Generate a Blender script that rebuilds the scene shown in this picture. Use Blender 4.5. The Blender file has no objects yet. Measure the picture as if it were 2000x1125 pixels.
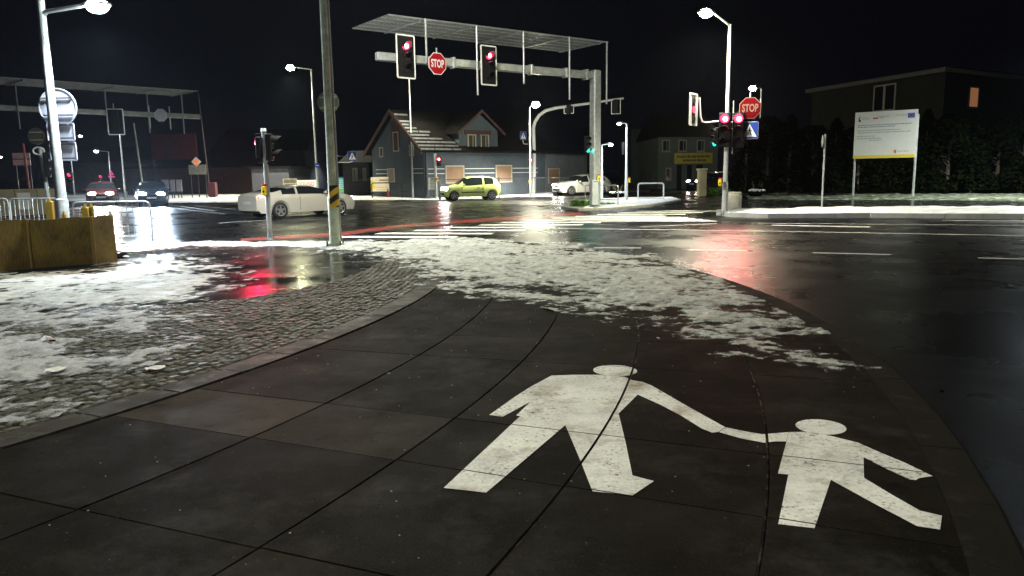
import bpy, math, random
import numpy as np
from mathutils import Vector, Matrix
from mathutils.geometry import tessellate_polygon
random.seed(7); rng=np.random.default_rng(7)
R=math.radians; PI=math.pi
sc=bpy.context.scene; COL=sc.collection
# ------------------------------------------------------------------ camera
F=1460.; H=1.6; HZ=338.; ROLL=R(0.8); PITCH=math.atan((562.5-HZ)/F)
cam=bpy.data.cameras.new('camera'); cam.sensor_width=36; cam.lens=F/2000*36; cam.clip_end=2000; cam.clip_start=.05
co=bpy.data.objects.new('camera',cam); COL.objects.link(co); sc.camera=co
co.matrix_world=Matrix.Translation((0,0,H))@Matrix.Rotation(PI/2-PITCH,4,'X')@Matrix.Rotation(-ROLL,4,'Z')
def P(px,py,z=0.,Y=None):
    """survey helper: photo pixel -> world point on the level z, or at the distance Y"""
    dx=px-1000; dy=py-562.5; c,s=math.cos(ROLL),math.sin(ROLL)
    x=dx*c-dy*s; y=dx*s+dy*c
    fy=F*math.cos(PITCH)-y*math.sin(PITCH); fz=-F*math.sin(PITCH)-y*math.cos(PITCH)
    t=Y/fy if Y is not None else (z-H)/fz
    return Vector((x*t,fy*t,H+fz*t))
# ------------------------------------------------------------------ world, exposure
w=bpy.data.worlds.new('World'); sc.world=w; w.use_nodes=True
nt=w.node_tree; bg=nt.nodes['Background']
sky=nt.nodes.new('ShaderNodeTexSky'); sky.sky_type='NISHITA'; sky.sun_disc=False
sky.sun_elevation=R(-8); sky.sun_rotation=R(200)
ad=nt.nodes.new('ShaderNodeMix'); ad.data_type='RGBA'; ad.blend_type='ADD'; ad.inputs[0].default_value=1
nt.links.new(sky.outputs[0],ad.inputs[6]); ad.inputs[7].default_value=(.008,.008,.013,1)
nt.links.new(ad.outputs[2],bg.inputs[0]); bg.inputs[1].default_value=.10
sc.view_settings.view_transform='Standard'; sc.view_settings.look='None'; sc.view_settings.exposure=1.15; sc.view_settings.gamma=1
sc.cycles.use_denoising=True; sc.cycles.max_bounces=5; sc.cycles.volume_bounces=0; sc.cycles.diffuse_bounces=2
sc.cycles.glossy_bounces=3; sc.cycles.transmission_bounces=3; sc.cycles.sample_clamp_indirect=4; sc.cycles.sample_clamp_direct=0
sc.cycles.caustics_reflective=False; sc.cycles.caustics_refractive=False; sc.cycles.volume_step_rate=4; sc.cycles.use_light_tree=True
# ------------------------------------------------------------------ materials
MATS={}
def mat(name,col,rough=.5,metal=0.,var=0.,vs=3.,bump=0.,bs=40.,em=None,es=0.,spec=.5,col2=None,coords='Object',rvar=0.,rs=1.5,trans=0.,coat=0.,thr=None):
    if name in MATS: return MATS[name]
    m=bpy.data.materials.new(name); m.use_nodes=True; n=m.node_tree.nodes; l=m.node_tree.links
    b=n['Principled BSDF']; b.inputs['Roughness'].default_value=rough; b.inputs['Metallic'].default_value=metal
    b.inputs['Specular IOR Level'].default_value=spec; b.inputs['Base Color'].default_value=(*col,1)
    if trans: b.inputs['Transmission Weight'].default_value=trans
    if coat: b.inputs['Coat Weight'].default_value=coat; b.inputs['Coat Roughness'].default_value=.08
    if coords=='World': geo=n.new('ShaderNodeNewGeometry'); vec=geo.outputs['Position']
    else: tc=n.new('ShaderNodeTexCoord'); vec=tc.outputs['Object']
    def noise(scale,det=6,ro=.6):
        t=n.new('ShaderNodeTexNoise'); t.inputs['Scale'].default_value=scale; t.inputs['Detail'].default_value=det; t.inputs['Roughness'].default_value=ro
        l.new(vec,t.inputs['Vector']); return t
    if var or col2:
        t=noise(vs); mr=n.new('ShaderNodeMapRange'); l.new(t.outputs[0],mr.inputs[0])
        a,bb=thr or (.35,.65); mr.inputs[1].default_value=a; mr.inputs[2].default_value=bb
        mx=n.new('ShaderNodeMix'); mx.data_type='RGBA'; l.new(mr.outputs[0],mx.inputs[0])
        c2=col2 or tuple(min(1,c*(1+var)) for c in col); c1=col if col2 else tuple(c*(1-var) for c in col)
        mx.inputs[6].default_value=(*c1,1); mx.inputs[7].default_value=(*c2,1); l.new(mx.outputs[2],b.inputs['Base Color'])
    if rvar:
        t=noise(rs,4); mr=n.new('ShaderNodeMapRange'); l.new(t.outputs[0],mr.inputs[0]); mr.inputs[1].default_value=.35; mr.inputs[2].default_value=.65
        mr.inputs[3].default_value=max(.03,rough-rvar); mr.inputs[4].default_value=min(1,rough+rvar); l.new(mr.outputs[0],b.inputs['Roughness'])
    if bump:
        t=noise(bs,3); bp=n.new('ShaderNodeBump'); bp.inputs['Strength'].default_value=1; bp.inputs['Distance'].default_value=bump
        l.new(t.outputs[0],bp.inputs['Height']); l.new(bp.outputs[0],b.inputs['Normal'])
    if em:
        b.inputs['Emission Color'].default_value=(*em,1); b.inputs['Emission Strength'].default_value=es
    MATS[name]=m; return m
galv=mat('galvanised_steel',(.42,.44,.44),.42,.35,var=.18,vs=6,rvar=.1)
galv_g=mat('old_galvanised_steel',(.62,.66,.50),.5,.25,var=.25,vs=5,rvar=.1)
white_steel=mat('white_painted_steel',(.75,.76,.78),.4,var=.05)
black_pl=mat('black_plastic',(.008,.008,.009),.7,var=.2,vs=9,spec=.2)
dark_metal=mat('dark_metal',(.03,.03,.035),.45,.3,var=.2)
white_p=mat('white_paint',(.78,.78,.76),.5,var=.08,vs=8)
yel=mat('yellow_plastic',(.85,.62,.02),.4,var=.08)
red_p=mat('red_sheeting',(.34,.005,.010),.6,var=.1,spec=.1)
blue_p=mat('blue_sheeting',(.012,.035,.25),.4,var=.1)
sign_back=mat('grey_sign_back',(.27,.28,.33),.85,0.,var=.1,vs=4)
glass_d=mat('dark_glass',(.015,.018,.02),.06,spec=.8)
tyre_m=mat('tyre_rubber',(.02,.02,.02),.8,var=.2)
rim_m=mat('alloy_rim',(.5,.5,.52),.3,.8)
concrete=mat('concrete',(.28,.27,.24),.8,var=.2,vs=5,bump=.004,bs=30)
lens_off=mat('dark_signal_lens',(.03,.02,.02),.2)
def emis(name,c,s): return mat(name,(.02,.02,.02),.4,em=c,es=s)
lamp_cold=emis('led_lens_cold',(.80,.92,1.),130); lamp_warm=emis('led_lens_neutral',(1.,1.,.60),130)
lamp_c=emis('led_lens_bright',(1.,.98,.72),290)
lamp_far=emis('led_lens_far',(.9,.95,1.),25)
sig_red=emis('red_signal_lens',(1.,.012,.035),7); sig_core=emis('red_signal_core',(1.,.25,.35),22); sig_green=emis('green_signal_lens',(.02,1.,.72),1.3)
sig_reddim=emis('red_signal_glow',(1.,.02,.08),2.2)
head_em=emis('headlight_lens',(.75,.88,1.),260); head_warm=emis('headlight_lens_warm',(1.,.93,.82),200)
# ------------------------------------------------------------------ mesh helpers
class MB:
    def __init__(s): s.v=[]; s.f=[]
    def add(s,vs,fs):
        k=len(s.v); s.v+= [tuple(v) for v in vs]; s.f+=[tuple(i+k for i in f) for f in fs]; return s
    def box(s,c,d,rot=0.,bev=0.):
        cx,cy,cz=c; a,b,h=d[0]/2,d[1]/2,d[2]/2
        if bev:
            vs=[];fs=[]
            for z,g in ((-h,bev),(-h+bev,0),(h-bev,0),(h,bev)):
                A,B=a-g,b-g; e=bev
                ring=[(-A+e,-B),(A-e,-B),(A,-B+e),(A,B-e),(A-e,B),(-A+e,B),(-A,B-e),(-A,-B+e)]
                vs+=[(x,y,z) for x,y in ring]
            for r in range(3):
                for i in range(8): j=(i+1)%8; fs.append((r*8+i,r*8+j,r*8+8+j,r*8+8+i))
            fs.append(tuple(range(7,-1,-1))); fs.append(tuple(range(24,32)))
        else:
            vs=[(x,y,z) for z in(-h,h) for x,y in((-a,-b),(a,-b),(a,b),(-a,b))]
            fs=[(3,2,1,0),(4,5,6,7),(0,1,5,4),(1,2,6,5),(2,3,7,6),(3,0,4,7)]
        cr,sr=math.cos(rot),math.sin(rot)
        return s.add([(cx+x*cr-y*sr,cy+x*sr+y*cr,cz+z) for x,y,z in vs],fs)
    def tube(s,pts,r,n=12,cap=True):
        pts=[Vector(p) for p in pts]; rs=r if isinstance(r,(list,tuple)) else [r]*len(pts)
        vs=[];fs=[]; up=None
        for i,p in enumerate(pts):
            d=(pts[min(i+1,len(pts)-1)]-pts[max(i-1,0)]).normalized()
            if up is None:
                up=Vector((0,0,1)) if abs(d.z)<.9 else Vector((0,1,0))
            a=d.cross(up); 
            if a.length<1e-4: a=d.cross(Vector((1,0,0)))
            a.normalize(); b=d.cross(a).normalized(); up=-b if False else up
            for k in range(n):
                t=2*PI*(k+.5)/n; vs.append(p+a*(math.cos(t)*rs[i])+b*(math.sin(t)*rs[i]))
        for i in range(len(pts)-1):
            for k in range(n): j=(k+1)%n; fs.append((i*n+k,i*n+j,i*n+n+j,i*n+n+k))
        if cap: fs.append(tuple(range(n-1,-1,-1))); fs.append(tuple((len(pts)-1)*n+k for k in range(n)))
        return s.add(vs,fs)
    def prism(s,poly,y0,y1):            # outline in local x,z extruded along y
        n=len(poly); vs=[(x,y0,z) for x,z in poly]+[(x,y1,z) for x,z in poly]
        tr=tessellate_polygon([[Vector((x,z,0)) for x,z in poly]])
        fs=[t for t in tr]+[tuple(i+n for i in reversed(t)) for t in tr]
        fs+=[(i,(i+1)%n,n+(i+1)%n,n+i) for i in range(n)]
        return s.add(vs,fs)
    def slab(s,poly,z0,z1):             # outline in x,y extruded along z
        n=len(poly); vs=[(x,y,z0) for x,y in poly]+[(x,y,z1) for x,y in poly]
        tr=tessellate_polygon([[Vector((x,y,0)) for x,y in poly]])
        fs=[tuple(t) for t in tr]+[tuple(i+n for i in t) for t in tr]
        fs+=[(i,(i+1)%n,n+(i+1)%n,n+i) for i in range(n)]
        return s.add(vs,fs)
    def sheet(s,poly,z):
        tr=tessellate_polygon([[Vector((x,y,0)) for x,y in poly]])
        return s.add([(x,y,z) for x,y in poly],[tuple(t) for t in tr])
    def quad(s,a,b,c,d): return s.add([a,b,c,d],[(0,1,2,3)])
    def sph(s,c,r,sx=1,sy=1,sz=1,n=12,m=8):
        vs=[];fs=[]
        for i in range(m+1):
            a=PI*i/m
            for k in range(n):
                t=2*PI*k/n; vs.append((c[0]+r*sx*math.sin(a)*math.cos(t),c[1]+r*sy*math.sin(a)*math.sin(t),c[2]+r*sz*math.cos(a)))
        for i in range(m):
            for k in range(n): j=(k+1)%n; fs.append((i*n+k,i*n+j,i*n+n+j,i*n+n+k))
        return s.add(vs,fs)
def obj(name,mb,m,parent=None,smooth=False,loc=None,rz=0,kind=None):
    me=bpy.data.meshes.new(name); me.from_pydata(mb.v,[],mb.f); me.validate()
    import bmesh
    bm=bmesh.new(); bm.from_mesh(me); bmesh.ops.recalc_face_normals(bm,faces=bm.faces); bm.to_mesh(me); bm.free()
    if smooth:
        for p in me.polygons: p.use_smooth=True
        try: me.set_sharp_from_angle(angle=R(38))
        except Exception: pass
    me.materials.append(m)
    o=bpy.data.objects.new(name,me); COL.objects.link(o)
    if parent: o.parent=parent
    if loc is not None: o.location=loc; o.rotation_euler.z=rz
    if kind: o['kind']=kind
    return o
def tag(o,label,cat,group=None,kind=None):
    o['label']=label; o['category']=cat
    if group: o['group']=group
    if kind: o['kind']=kind
    return o
def thing(name,label,cat,loc=(0,0,0),rz=0,group=None):
    o=bpy.data.objects.new(name,None); COL.objects.link(o); o.location=loc; o.rotation_euler.z=rz; o.empty_display_size=.2
    return tag(o,label,cat,group)
def text(s,size,m,parent,loc,rot=(PI/2,0,0),sx=1.,name='lettering',bold=0.):
    cu=bpy.data.curves.new(name,'FONT'); cu.body=s;  cu.size=size; cu.align_x='CENTER'; cu.align_y='CENTER'; cu.extrude=.0015; cu.offset=bold; cu.resolution_u=3
    t=bpy.data.objects.new('tmp',cu); COL.objects.link(t); dg=bpy.context.evaluated_depsgraph_get()
    me=bpy.data.meshes.new_from_object(t.evaluated_get(dg)); bpy.data.objects.remove(t)
    me.materials.clear(); me.materials.append(m); me.name=name
    o=bpy.data.objects.new(name,me); COL.objects.link(o); o.parent=parent; o.location=loc; o.rotation_euler=rot; o.scale=(sx,1,1)
    return o
def lamp(name,parent,loc,power,color,size=.15,spot=None,target=None,blend=.6):
    li=bpy.data.lights.new(name,'SPOT' if spot else 'POINT'); li.energy=power; li.color=color; li.shadow_soft_size=size
    o=bpy.data.objects.new(name,li); COL.objects.link(o); o.parent=parent; o.location=loc
    if spot:
        li.spot_size=R(spot); li.spot_blend=blend if spot<170 else .25
        d=Vector(target)-Vector(loc) if target is not None else Vector((0,0,-1))
        o.rotation_euler=d.to_track_quat('-Z','Y').to_euler()
    return o
# numpy noise
def vnoise(x,y,seed=0):
    xi=np.floor(x).astype(int); yi=np.floor(y).astype(int); fx=x-xi; fy=y-yi
    def h(a,b):
        n=(a*374761393+b*668265263+seed*1442695)&0x7fffffff; n=((n^(n>>13))*1274126177)&0x7fffffff
        return ((n^(n>>16))&0xffff)/65535.
    u=fx*fx*(3-2*fx); v=fy*fy*(3-2*fy)
    return (h(xi,yi)*(1-u)+h(xi+1,yi)*u)*(1-v)+(h(xi,yi+1)*(1-u)+h(xi+1,yi+1)*u)*v
def fbm(x,y,o=4,seed=0):
    a=0;s=1;t=0
    for i in range(o): a=a+vnoise(x*2**i,y*2**i,seed+i)*s; t+=s; s*=.55
    return a/t
def sdist(X,Y,poly):
    d=np.full(X.shape,1e9); ins=np.zeros(X.shape,bool); n=len(poly)
    for i in range(n):
        x0,y0=poly[i];x1,y1=poly[(i+1)%n]; ex,ey=x1-x0,y1-y0
        t=np.clip(((X-x0)*ex+(Y-y0)*ey)/(ex*ex+ey*ey+1e-12),0,1)
        d=np.minimum(d,np.hypot(X-x0-t*ex,Y-y0-t*ey))
        c=((y0>Y)!=(y1>Y))&(X<(x1-x0)*(Y-y0)/((y1-y0) if y1!=y0 else 1e-12)+x0); ins^=c
    return np.where(ins,d,-d)
def inpoly(x,y,poly): return float(sdist(np.array([x]),np.array([y]),poly)[0])>0
ZR=-.05
# ------------------------------------------------------------------ ground materials
def ground_mat(name,base,rough_lo,rough_hi,rscale,bump,bs,patch=None,pscale=1.,pthr=(.5,.6),chips=None,spec=.5):
    m=bpy.data.materials.new(name); m.use_nodes=True; n=m.node_tree.nodes; l=m.node_tree.links; b=n['Principled BSDF']
    geo=n.new('ShaderNodeNewGeometry'); vec=geo.outputs['Position']
    def noise(scale,det=5,ro=.6,v=vec):
        t=n.new('ShaderNodeTexNoise'); t.inputs['Scale'].default_value=scale; t.inputs['Detail'].default_value=det; t.inputs['Roughness'].default_value=ro; l.new(v,t.inputs['Vector']); return t
    def mr(s,a,b_,c,d):
        q=n.new('ShaderNodeMapRange'); l.new(s,q.inputs[0]); 
        for i,v in enumerate((a,b_,c,d)): q.inputs[i+1].default_value=v
        return q.outputs[0]
    def mix(f,a,b_):
        q=n.new('ShaderNodeMix'); q.data_type='RGBA'; l.new(f,q.inputs[0])
        for i,v in ((6,a),(7,b_)):
            if isinstance(v,tuple): q.inputs[i].default_value=(*v,1)
            else: l.new(v,q.inputs[i])
        return q.outputs[2]
    t1=noise(2.2); t2=noise(45,3); c=mix(mr(t1.outputs[0],.35,.65,0,1),tuple(x*.75 for x in base),tuple(x*1.3 for x in base))
    c=mix(mr(t2.outputs[0],.3,.75,0,.5),c,tuple(min(1,x*2.2) for x in base))
    rr=mr(noise(rscale,4).outputs[0],.36,.62,rough_lo,rough_hi)
    if patch:
        f=mr(noise(pscale,7,.65).outputs[0],pthr[0],pthr[1],0,1); c=mix(f,c,patch)
        q=n.new('ShaderNodeMix'); l.new(f,q.inputs[0]); l.new(rr,q.inputs[2]); q.inputs[3].default_value=.45; rr=q.outputs[0]
    l.new(c,b.inputs['Base Color']); l.new(rr,b.inputs['Roughness']); b.inputs['Specular IOR Level'].default_value=spec
    if chips:
        f1=mr(noise(34,6,.75).outputs[0],.555,.61,0,1); f2=mr(noise(3.2,4).outputs[0],.42,.60,0,1); mm=n.new('ShaderNodeMath'); mm.operation='MULTIPLY'; l.new(f1,mm.inputs[0]); l.new(f2,mm.inputs[1]); c=mix(mm.outputs[0],c,chips)
    l.new(c,b.inputs['Base Color'])
    if bump:
        bp=n.new('ShaderNodeBump'); bp.inputs['Distance'].default_value=bump; bp.inputs['Strength'].default_value=1
        l.new(noise(bs,2).outputs[0],bp.inputs['Height']); l.new(bp.outputs[0],b.inputs['Normal'])
    return m
asphalt=ground_mat('wet_road_asphalt',(.0016,.0016,.0017),.20,.38,.5,.0034,85,spec=.34)
lane_m=ground_mat('wet_smooth_asphalt',(.012,.012,.011),.08,.26,.7,.0012,30,patch=(.16,.16,.14),pscale=1.6,pthr=(.58,.68))
base_m=ground_mat('grit_bedding',(.012,.011,.009),.7,.9,2,.003,60,patch=(.10,.10,.075),pscale=5,pthr=(.5,.62),spec=.15)
setts_m=ground_mat('granite_setts',(.035,.033,.023),.55,.8,3,.004,70,patch=(.17,.17,.125),pscale=11,pthr=(.50,.72),spec=.2)
kerb_m=ground_mat('kerb_concrete',(.008,.007,.005),.75,.9,2,.002,60,patch=(.022,.020,.015),pscale=5,pthr=(.55,.75),spec=.08)
snow_m=ground_mat('trodden_snow',(.34,.35,.32),.5,.8,3,.010,30,patch=(.17,.165,.13),pscale=6.0,pthr=(.50,.66),spec=.25)
snow_l=ground_mat('grey_trodden_snow',(.25,.25,.25),.55,.8,3,.010,30,patch=(.13,.13,.10),pscale=4.2,pthr=(.48,.66))
snow_clean=ground_mat('snow_bank',(.68,.69,.72),.45,.7,3,.012,18,patch=(.42,.42,.38),pscale=1.3,pthr=(.56,.72))
mark_m=ground_mat('worn_road_paint',(.62,.61,.57),.3,.55,2,.002,50,patch=(.30,.29,.27),pscale=6,pthr=(.58,.72))
paint_m=ground_mat('worn_footway_paint',(.57,.57,.48),.5,.75,3,.0015,70,patch=(.22,.175,.095),pscale=2.6,pthr=(.52,.70),chips=(.06,.055,.045),spec=.15)
redlane_m=ground_mat('red_lane_surface',(.20,.022,.018),.22,.42,1,.003,50,patch=(.06,.03,.028),pscale=1.1,pthr=(.45,.6))
verge_m=ground_mat('dark_winter_grass',(.035,.05,.018),.7,.9,2,.03,14,patch=(.35,.37,.33),pscale=2.2,pthr=(.50,.60))
# slabs: tint per slab by attribute
def slab_material():
    m=bpy.data.materials.new('concrete_slabs'); m.use_nodes=True; n=m.node_tree.nodes; l=m.node_tree.links; b=n['Principled BSDF']
    geo=n.new('ShaderNodeNewGeometry'); at=n.new('ShaderNodeAttribute'); at.attribute_name='tint'
    def noise(s,d=5,ro=.6):
        t=n.new('ShaderNodeTexNoise'); t.inputs['Scale'].default_value=s; t.inputs['Detail'].default_value=d; t.inputs['Roughness'].default_value=ro; l.new(geo.outputs['Position'],t.inputs['Vector']); return t.outputs[0]
    def mr(s,a,b_,c,d):
        q=n.new('ShaderNodeMapRange'); l.new(s,q.inputs[0])
        for i,v in enumerate((a,b_,c,d)): q.inputs[i+1].default_value=v
        return q.outputs[0]
    def mix(f,a,b_,mode='MIX'):
        q=n.new('ShaderNodeMix'); q.data_type='RGBA'; q.blend_type=mode
        if isinstance(f,float): q.inputs[0].default_value=f
        else: l.new(f,q.inputs[0])
        for i,v in ((6,a),(7,b_)):
            if isinstance(v,tuple): q.inputs[i].default_value=(*v,1)
            else: l.new(v,q.inputs[i])
        return q.outputs[2]
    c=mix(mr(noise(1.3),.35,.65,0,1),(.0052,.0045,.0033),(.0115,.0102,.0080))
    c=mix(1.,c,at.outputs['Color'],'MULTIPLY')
    c=mix(mr(noise(170,3,.7),.50,.70,0,.55),c,(.040,.037,.029))
    c=mix(mr(noise(28,4),.64,.74,0,.5),c,(.075,.07,.055))
    c=mix(mr(noise(1.1,9,.75),.50,.66,0,.65),c,(.034,.032,.027))
    c=mix(mr(noise(6.5,6,.7),.30,.44,.55,0),c,(.002,.0018,.0015))
    l.new(c,b.inputs['Base Color']); l.new(mr(noise(2.,7,.7),.3,.7,.55,.75),b.inputs['Roughness']); b.inputs['Specular IOR Level'].default_value=.015
    bp=n.new('ShaderNodeBump'); bp.inputs['Distance'].default_value=.0012; l.new(noise(120,3),bp.inputs['Height']); l.new(bp.outputs[0],b.inputs['Normal'])
    return m
slab_m=slab_material()
# ------------------------------------------------------------------ ground
g=MB(); g.quad((-400,-60,ZR),(400,-60,ZR),(400,900,ZR),(-400,900,ZR)); obj('road',g,asphalt,kind='structure')
def circ(c,r): return lambda y: c[0]+math.sqrt(max(r*r-(y-c[1])**2,.01))
arcs=[circ((-16.43,12.08),15.45),circ((-15.42,10.9),15.22),circ((-17.36,10.95),18.06),circ((-15.85,10.03),17.32),circ((-13.92,9.07),16.16)]
road_arc=circ((-11.02,8.77),14.39)
NE=[(0.0,17.75),(-.7,18.3),(-1.6,18.7),(-3,18.8),(-4.6,18.65),(-6.2,18.75),(-8,18.85),(-9.8,18.95),(-12,20.0),(-16,24),(-22,30),(-60,44)]
edge=[(road_arc(y),y) for y in np.linspace(1.2,17.2,34)]
near=[(.2,-1.2),(-1.5,-8)][::-1]+edge+NE+[(-60,-8)]
g=MB(); g.slab(near,ZR-.1,-.022); obj('footway',g,lane_m,kind='structure')
# kerb along the road: individual stones
g=MB(); ys=np.linspace(-1,17.2,26); path=[(road_arc(max(y,1.2))-(1.2-y)*.35 if y<1.2 else road_arc(y),y) for y in ys]+NE[:8]
for i in range(len(path)-1):
    a=Vector((*path[i],0)); b=Vector((*path[i+1],0)); d=(b-a).normalized(); nn=Vector((-d.y,d.x,0)); a=a+d*.006; b=b-d*.006
    z=-.004+random.uniform(-.002,.002)
    o1=a+nn*-.012;o2=b+nn*-.012;i1=a+nn*.20;i2=b+nn*.20
    if i<27: i1=a+nn*.24;i2=b+nn*.24
    g.add([(o1.x,o1.y,-.14),(o2.x,o2.y,-.14),(o2.x,o2.y,z-.012),(o1.x,o1.y,z-.012),(o1.x+nn.x*.02,o1.y+nn.y*.02,z),(o2.x+nn.x*.02,o2.y+nn.y*.02,z),(i2.x,i2.y,z),(i1.x,i1.y,z),(i1.x,i1.y,-.1),(i2.x,i2.y,-.1)],
      [(0,1,2,3),(3,2,5,4),(4,5,6,7),(7,6,9,8),(0,3,4,7,8),(1,9,6,5,2)])
obj('kerb',g,kerb_m,kind='structure')
# bedding below slabs and setts
def arcpts(f,y0,y1,off=0,n=40): return [(f(y)+off,y) for y in np.linspace(y0,y1,n)]
cobin=[(-2.62,16.4),(-2.55,15.3),(-2.5,14.4),(-2.47,13.5),(-2.55,12.35),(-2.76,11.41),(-3.2,10.35),(-3.72,9.8),(-4.53,9.31),(-6.04,8.68),(-9,8.3),(-16,8.0)]
g=MB(); g.slab([(-16,-3)]+arcpts(lambda y:road_arc(max(y,1.2)),-3,16.6,-.22)+cobin,-.06,-.016)
obj('bedding',g,base_m,kind='structure')
# curved kerb strip between setts and slabs (two rows of flat stones)
g=MB(); cg=(-16.43,12.08); 
th0=math.asin((-2-12.08)/15.45); th1=math.asin((16.0-12.08)/15.45); nst=34
for r0,r1,z in ((15.44-.012,15.44-.20,.006),(15.44-.21,15.44-.31,-.002)):
    for i in range(nst):
        a=th0+(th1-th0)*i/nst+.0006; b=th0+(th1-th0)*(i+1)/nst-.0006
        q=[(cg[0]+r*math.cos(t),cg[1]+r*math.sin(t)) for r,t in ((r0,a),(r0,(a+b)/2),(r0,b),(r1,b),(r1,(a+b)/2),(r1,a))]
        g.slab(q,-.05,z+random.uniform(-.0015,.0015))
obj('kerb_strip',g,ground_mat('strip_stone',(.020,.018,.013),.6,.8,2,.002,60,patch=(.05,.047,.036),pscale=5,pthr=(.52,.72),spec=.12),kind='structure')
# large curved slabs
def rung_at(f,yA,sl):
    xA=arcs[1](yA); y=yA
    for _ in range(12): y=yA+sl*(f(y)-xA)
    return y
rungs=[(.2,-.4),(1.2,-.4),(2.3,-.4),(3.46,-.4),(4.45,-.42),(5.13,-.39),(6.54,-.30),(7.34,-.2),(8.75,-.10),(9.9,-.05),(11.3,0.),(12.7,.05),(14.2,.1),(15.8,.12)]
cols=[(lambda y:arcs[0](y)+.014),arcs[1],arcs[2],arcs[3],arcs[4],(lambda y:road_arc(max(y,1.2))-.25)]
quads=[]; V=[];Fc=[];tints=[]; NS=6
for c in range(5):
    gL=.004 if c==0 else .009; gR=.009 if c<4 else .006
    for j in range(len(rungs)-1):
        fl=cols[c]; fr=cols[c+1]; ga=.005
        y0l=rung_at(fl,*rungs[j])+ga; y1l=rung_at(fl,*rungs[j+1])-ga; y0r=rung_at(fr,*rungs[j])+ga; y1r=rung_at(fr,*rungs[j+1])-ga
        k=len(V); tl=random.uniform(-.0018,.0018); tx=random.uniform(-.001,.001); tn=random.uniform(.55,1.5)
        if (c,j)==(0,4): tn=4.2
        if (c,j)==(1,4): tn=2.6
        if c==4 and fr(y1r)-fl(y1l)<.2: continue
        for s in range(NS+1):
            t=s/NS; yl=y0l+(y1l-y0l)*t; yr=y0r+(y1r-y0r)*t
            L=(fl(yl)+gL,yl); Rr=(fr(yr)-gR,yr)
            zl=tl*(1-t); zr=tl*(1-t)+tx
            V+=[(L[0],L[1],zl),(Rr[0],Rr[1],zr),(L[0],L[1],-.045),(Rr[0],Rr[1],-.045)]
            if s:
                a=k+4*(s-1); b=k+4*s; Fc+=[(a,a+1,b+1,b),(a+2,a,b,b+2),(a+1,a+3,b+3,b+1)]; tints+=[tn]*3
                quads.append([V[a],V[a+1],V[b+1],V[b]])
        e=k+4*NS; Fc+=[(k,k+2,k+3,k+1),(e,e+1,e+3,e+2)]; tints+=[tn]*2
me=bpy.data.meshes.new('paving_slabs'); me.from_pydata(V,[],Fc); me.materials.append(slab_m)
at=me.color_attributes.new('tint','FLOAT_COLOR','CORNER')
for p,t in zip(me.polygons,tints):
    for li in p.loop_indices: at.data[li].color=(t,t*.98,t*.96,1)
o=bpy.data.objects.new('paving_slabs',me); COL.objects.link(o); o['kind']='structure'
# granite setts in curved rows
g=MB(); r=15.44-.36; lim=cobin
cobpoly=[(-9.5,-2)]+[(cg[0]+15.12*math.cos(t),cg[1]+15.12*math.sin(t)) for t in np.linspace(th0*.97,th1,50)]+[(-2.62,16.2)]+cobin[1:11]+[(-9.5,8.3)]
cand=[]
while r>6.5:
    da=.105/r; t=th0+random.random()*da
    while t<th1:
        ww=da*random.uniform(.85,1.15); cand.append((r+random.uniform(-.006,.006),t+ww/2,ww*.5-.006/r)); t+=ww
    r-=random.uniform(.092,.102)
cx=np.array([cg[0]+a*math.cos(b) for a,b,_ in cand]); cy=np.array([cg[1]+a*math.sin(b) for a,b,_ in cand])
ok=(sdist(cx,cy,cobpoly)>.03)&(cy>1.8)&(cx>-.75*cy-1.5)
for (r_,t,hw),k in zip(cand,ok):
    if not k: continue
    hr=.042; zt=random.uniform(-.006,.010); tw=random.uniform(-.004,.004)/r_*2
    lo=[(cg[0]+(r_+a)*math.cos(t+b),cg[1]+(r_+a)*math.sin(t+b)) for a,b in ((-hr,-hw),(hr,-hw),(hr,hw),(-hr,hw))]
    hi=[(cg[0]+(r_+a*.74)*math.cos(t+b*.74+tw),cg[1]+(r_+a*.74)*math.sin(t+b*.74+tw)) for a,b in ((-hr,-hw),(hr,-hw),(hr,hw),(-hr,hw))]
    tz=[zt+random.uniform(-.003,.003) for _ in range(4)]
    g.add([(x,y,-.02) for x,y in lo]+[(x,y,zt-.010) for x,y in lo]+[(x,y,z) for (x,y),z in zip(hi,tz)],
          [(0,1,5,4),(1,2,6,5),(2,3,7,6),(3,0,4,7),(4,5,9,8),(5,6,10,9),(6,7,11,10),(7,4,8,11),(8,9,10,11)])
obj('cobbles',g,setts_m,kind='structure',smooth=True)
# ------------------------------------------------------------------ painted figures (clipped slab by slab so the joints stay open)
def zc(pts): return [(840+x*.51,690+y*.51) for x,y in pts]
adult=zc([(465,87),(550,84),(635,84),(700,87),(745,92),(775,105),(815,112),(848,125),(905,158),(960,190),(1045,238),(1130,285),(1105,303),(1080,306),(1040,290),(960,240),(880,198),(795,160),(722,233),(748,340),(775,470),(857,492),(775,547),(622,531),(575,412),(518,277),(215,536),(52,518),(345,243),(330,240),(385,187),(278,245),(227,238),(330,165),(385,130)])
arm=zc([(1107,304),(1132,286),(1200,300),(1270,312),(1325,308),(1372,304),(1364,340),(1320,340),(1280,345),(1190,328)])
child=zc([(1373,304),(1440,303),(1525,316),(1640,345),(1730,385),(1815,420),(1925,473),(1875,480),(1860,488),(1835,485),(1750,446),(1660,400),(1662,480),(1770,545),(1875,605),(1960,625),(1953,678),(1865,665),(1700,578),(1535,487),(1472,673),(1333,657),(1372,467),(1332,463),(1365,340)])
def ell(cx,cy,rx,ry,tilt=0,n=36):
    return [(cx+rx*math.cos(a)*math.cos(tilt)-ry*math.sin(a)*math.sin(tilt),cy+rx*math.cos(a)*math.sin(tilt)+ry*math.sin(a)*math.cos(tilt)) for a in (2*PI*k/n for k in range(n))]
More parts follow.
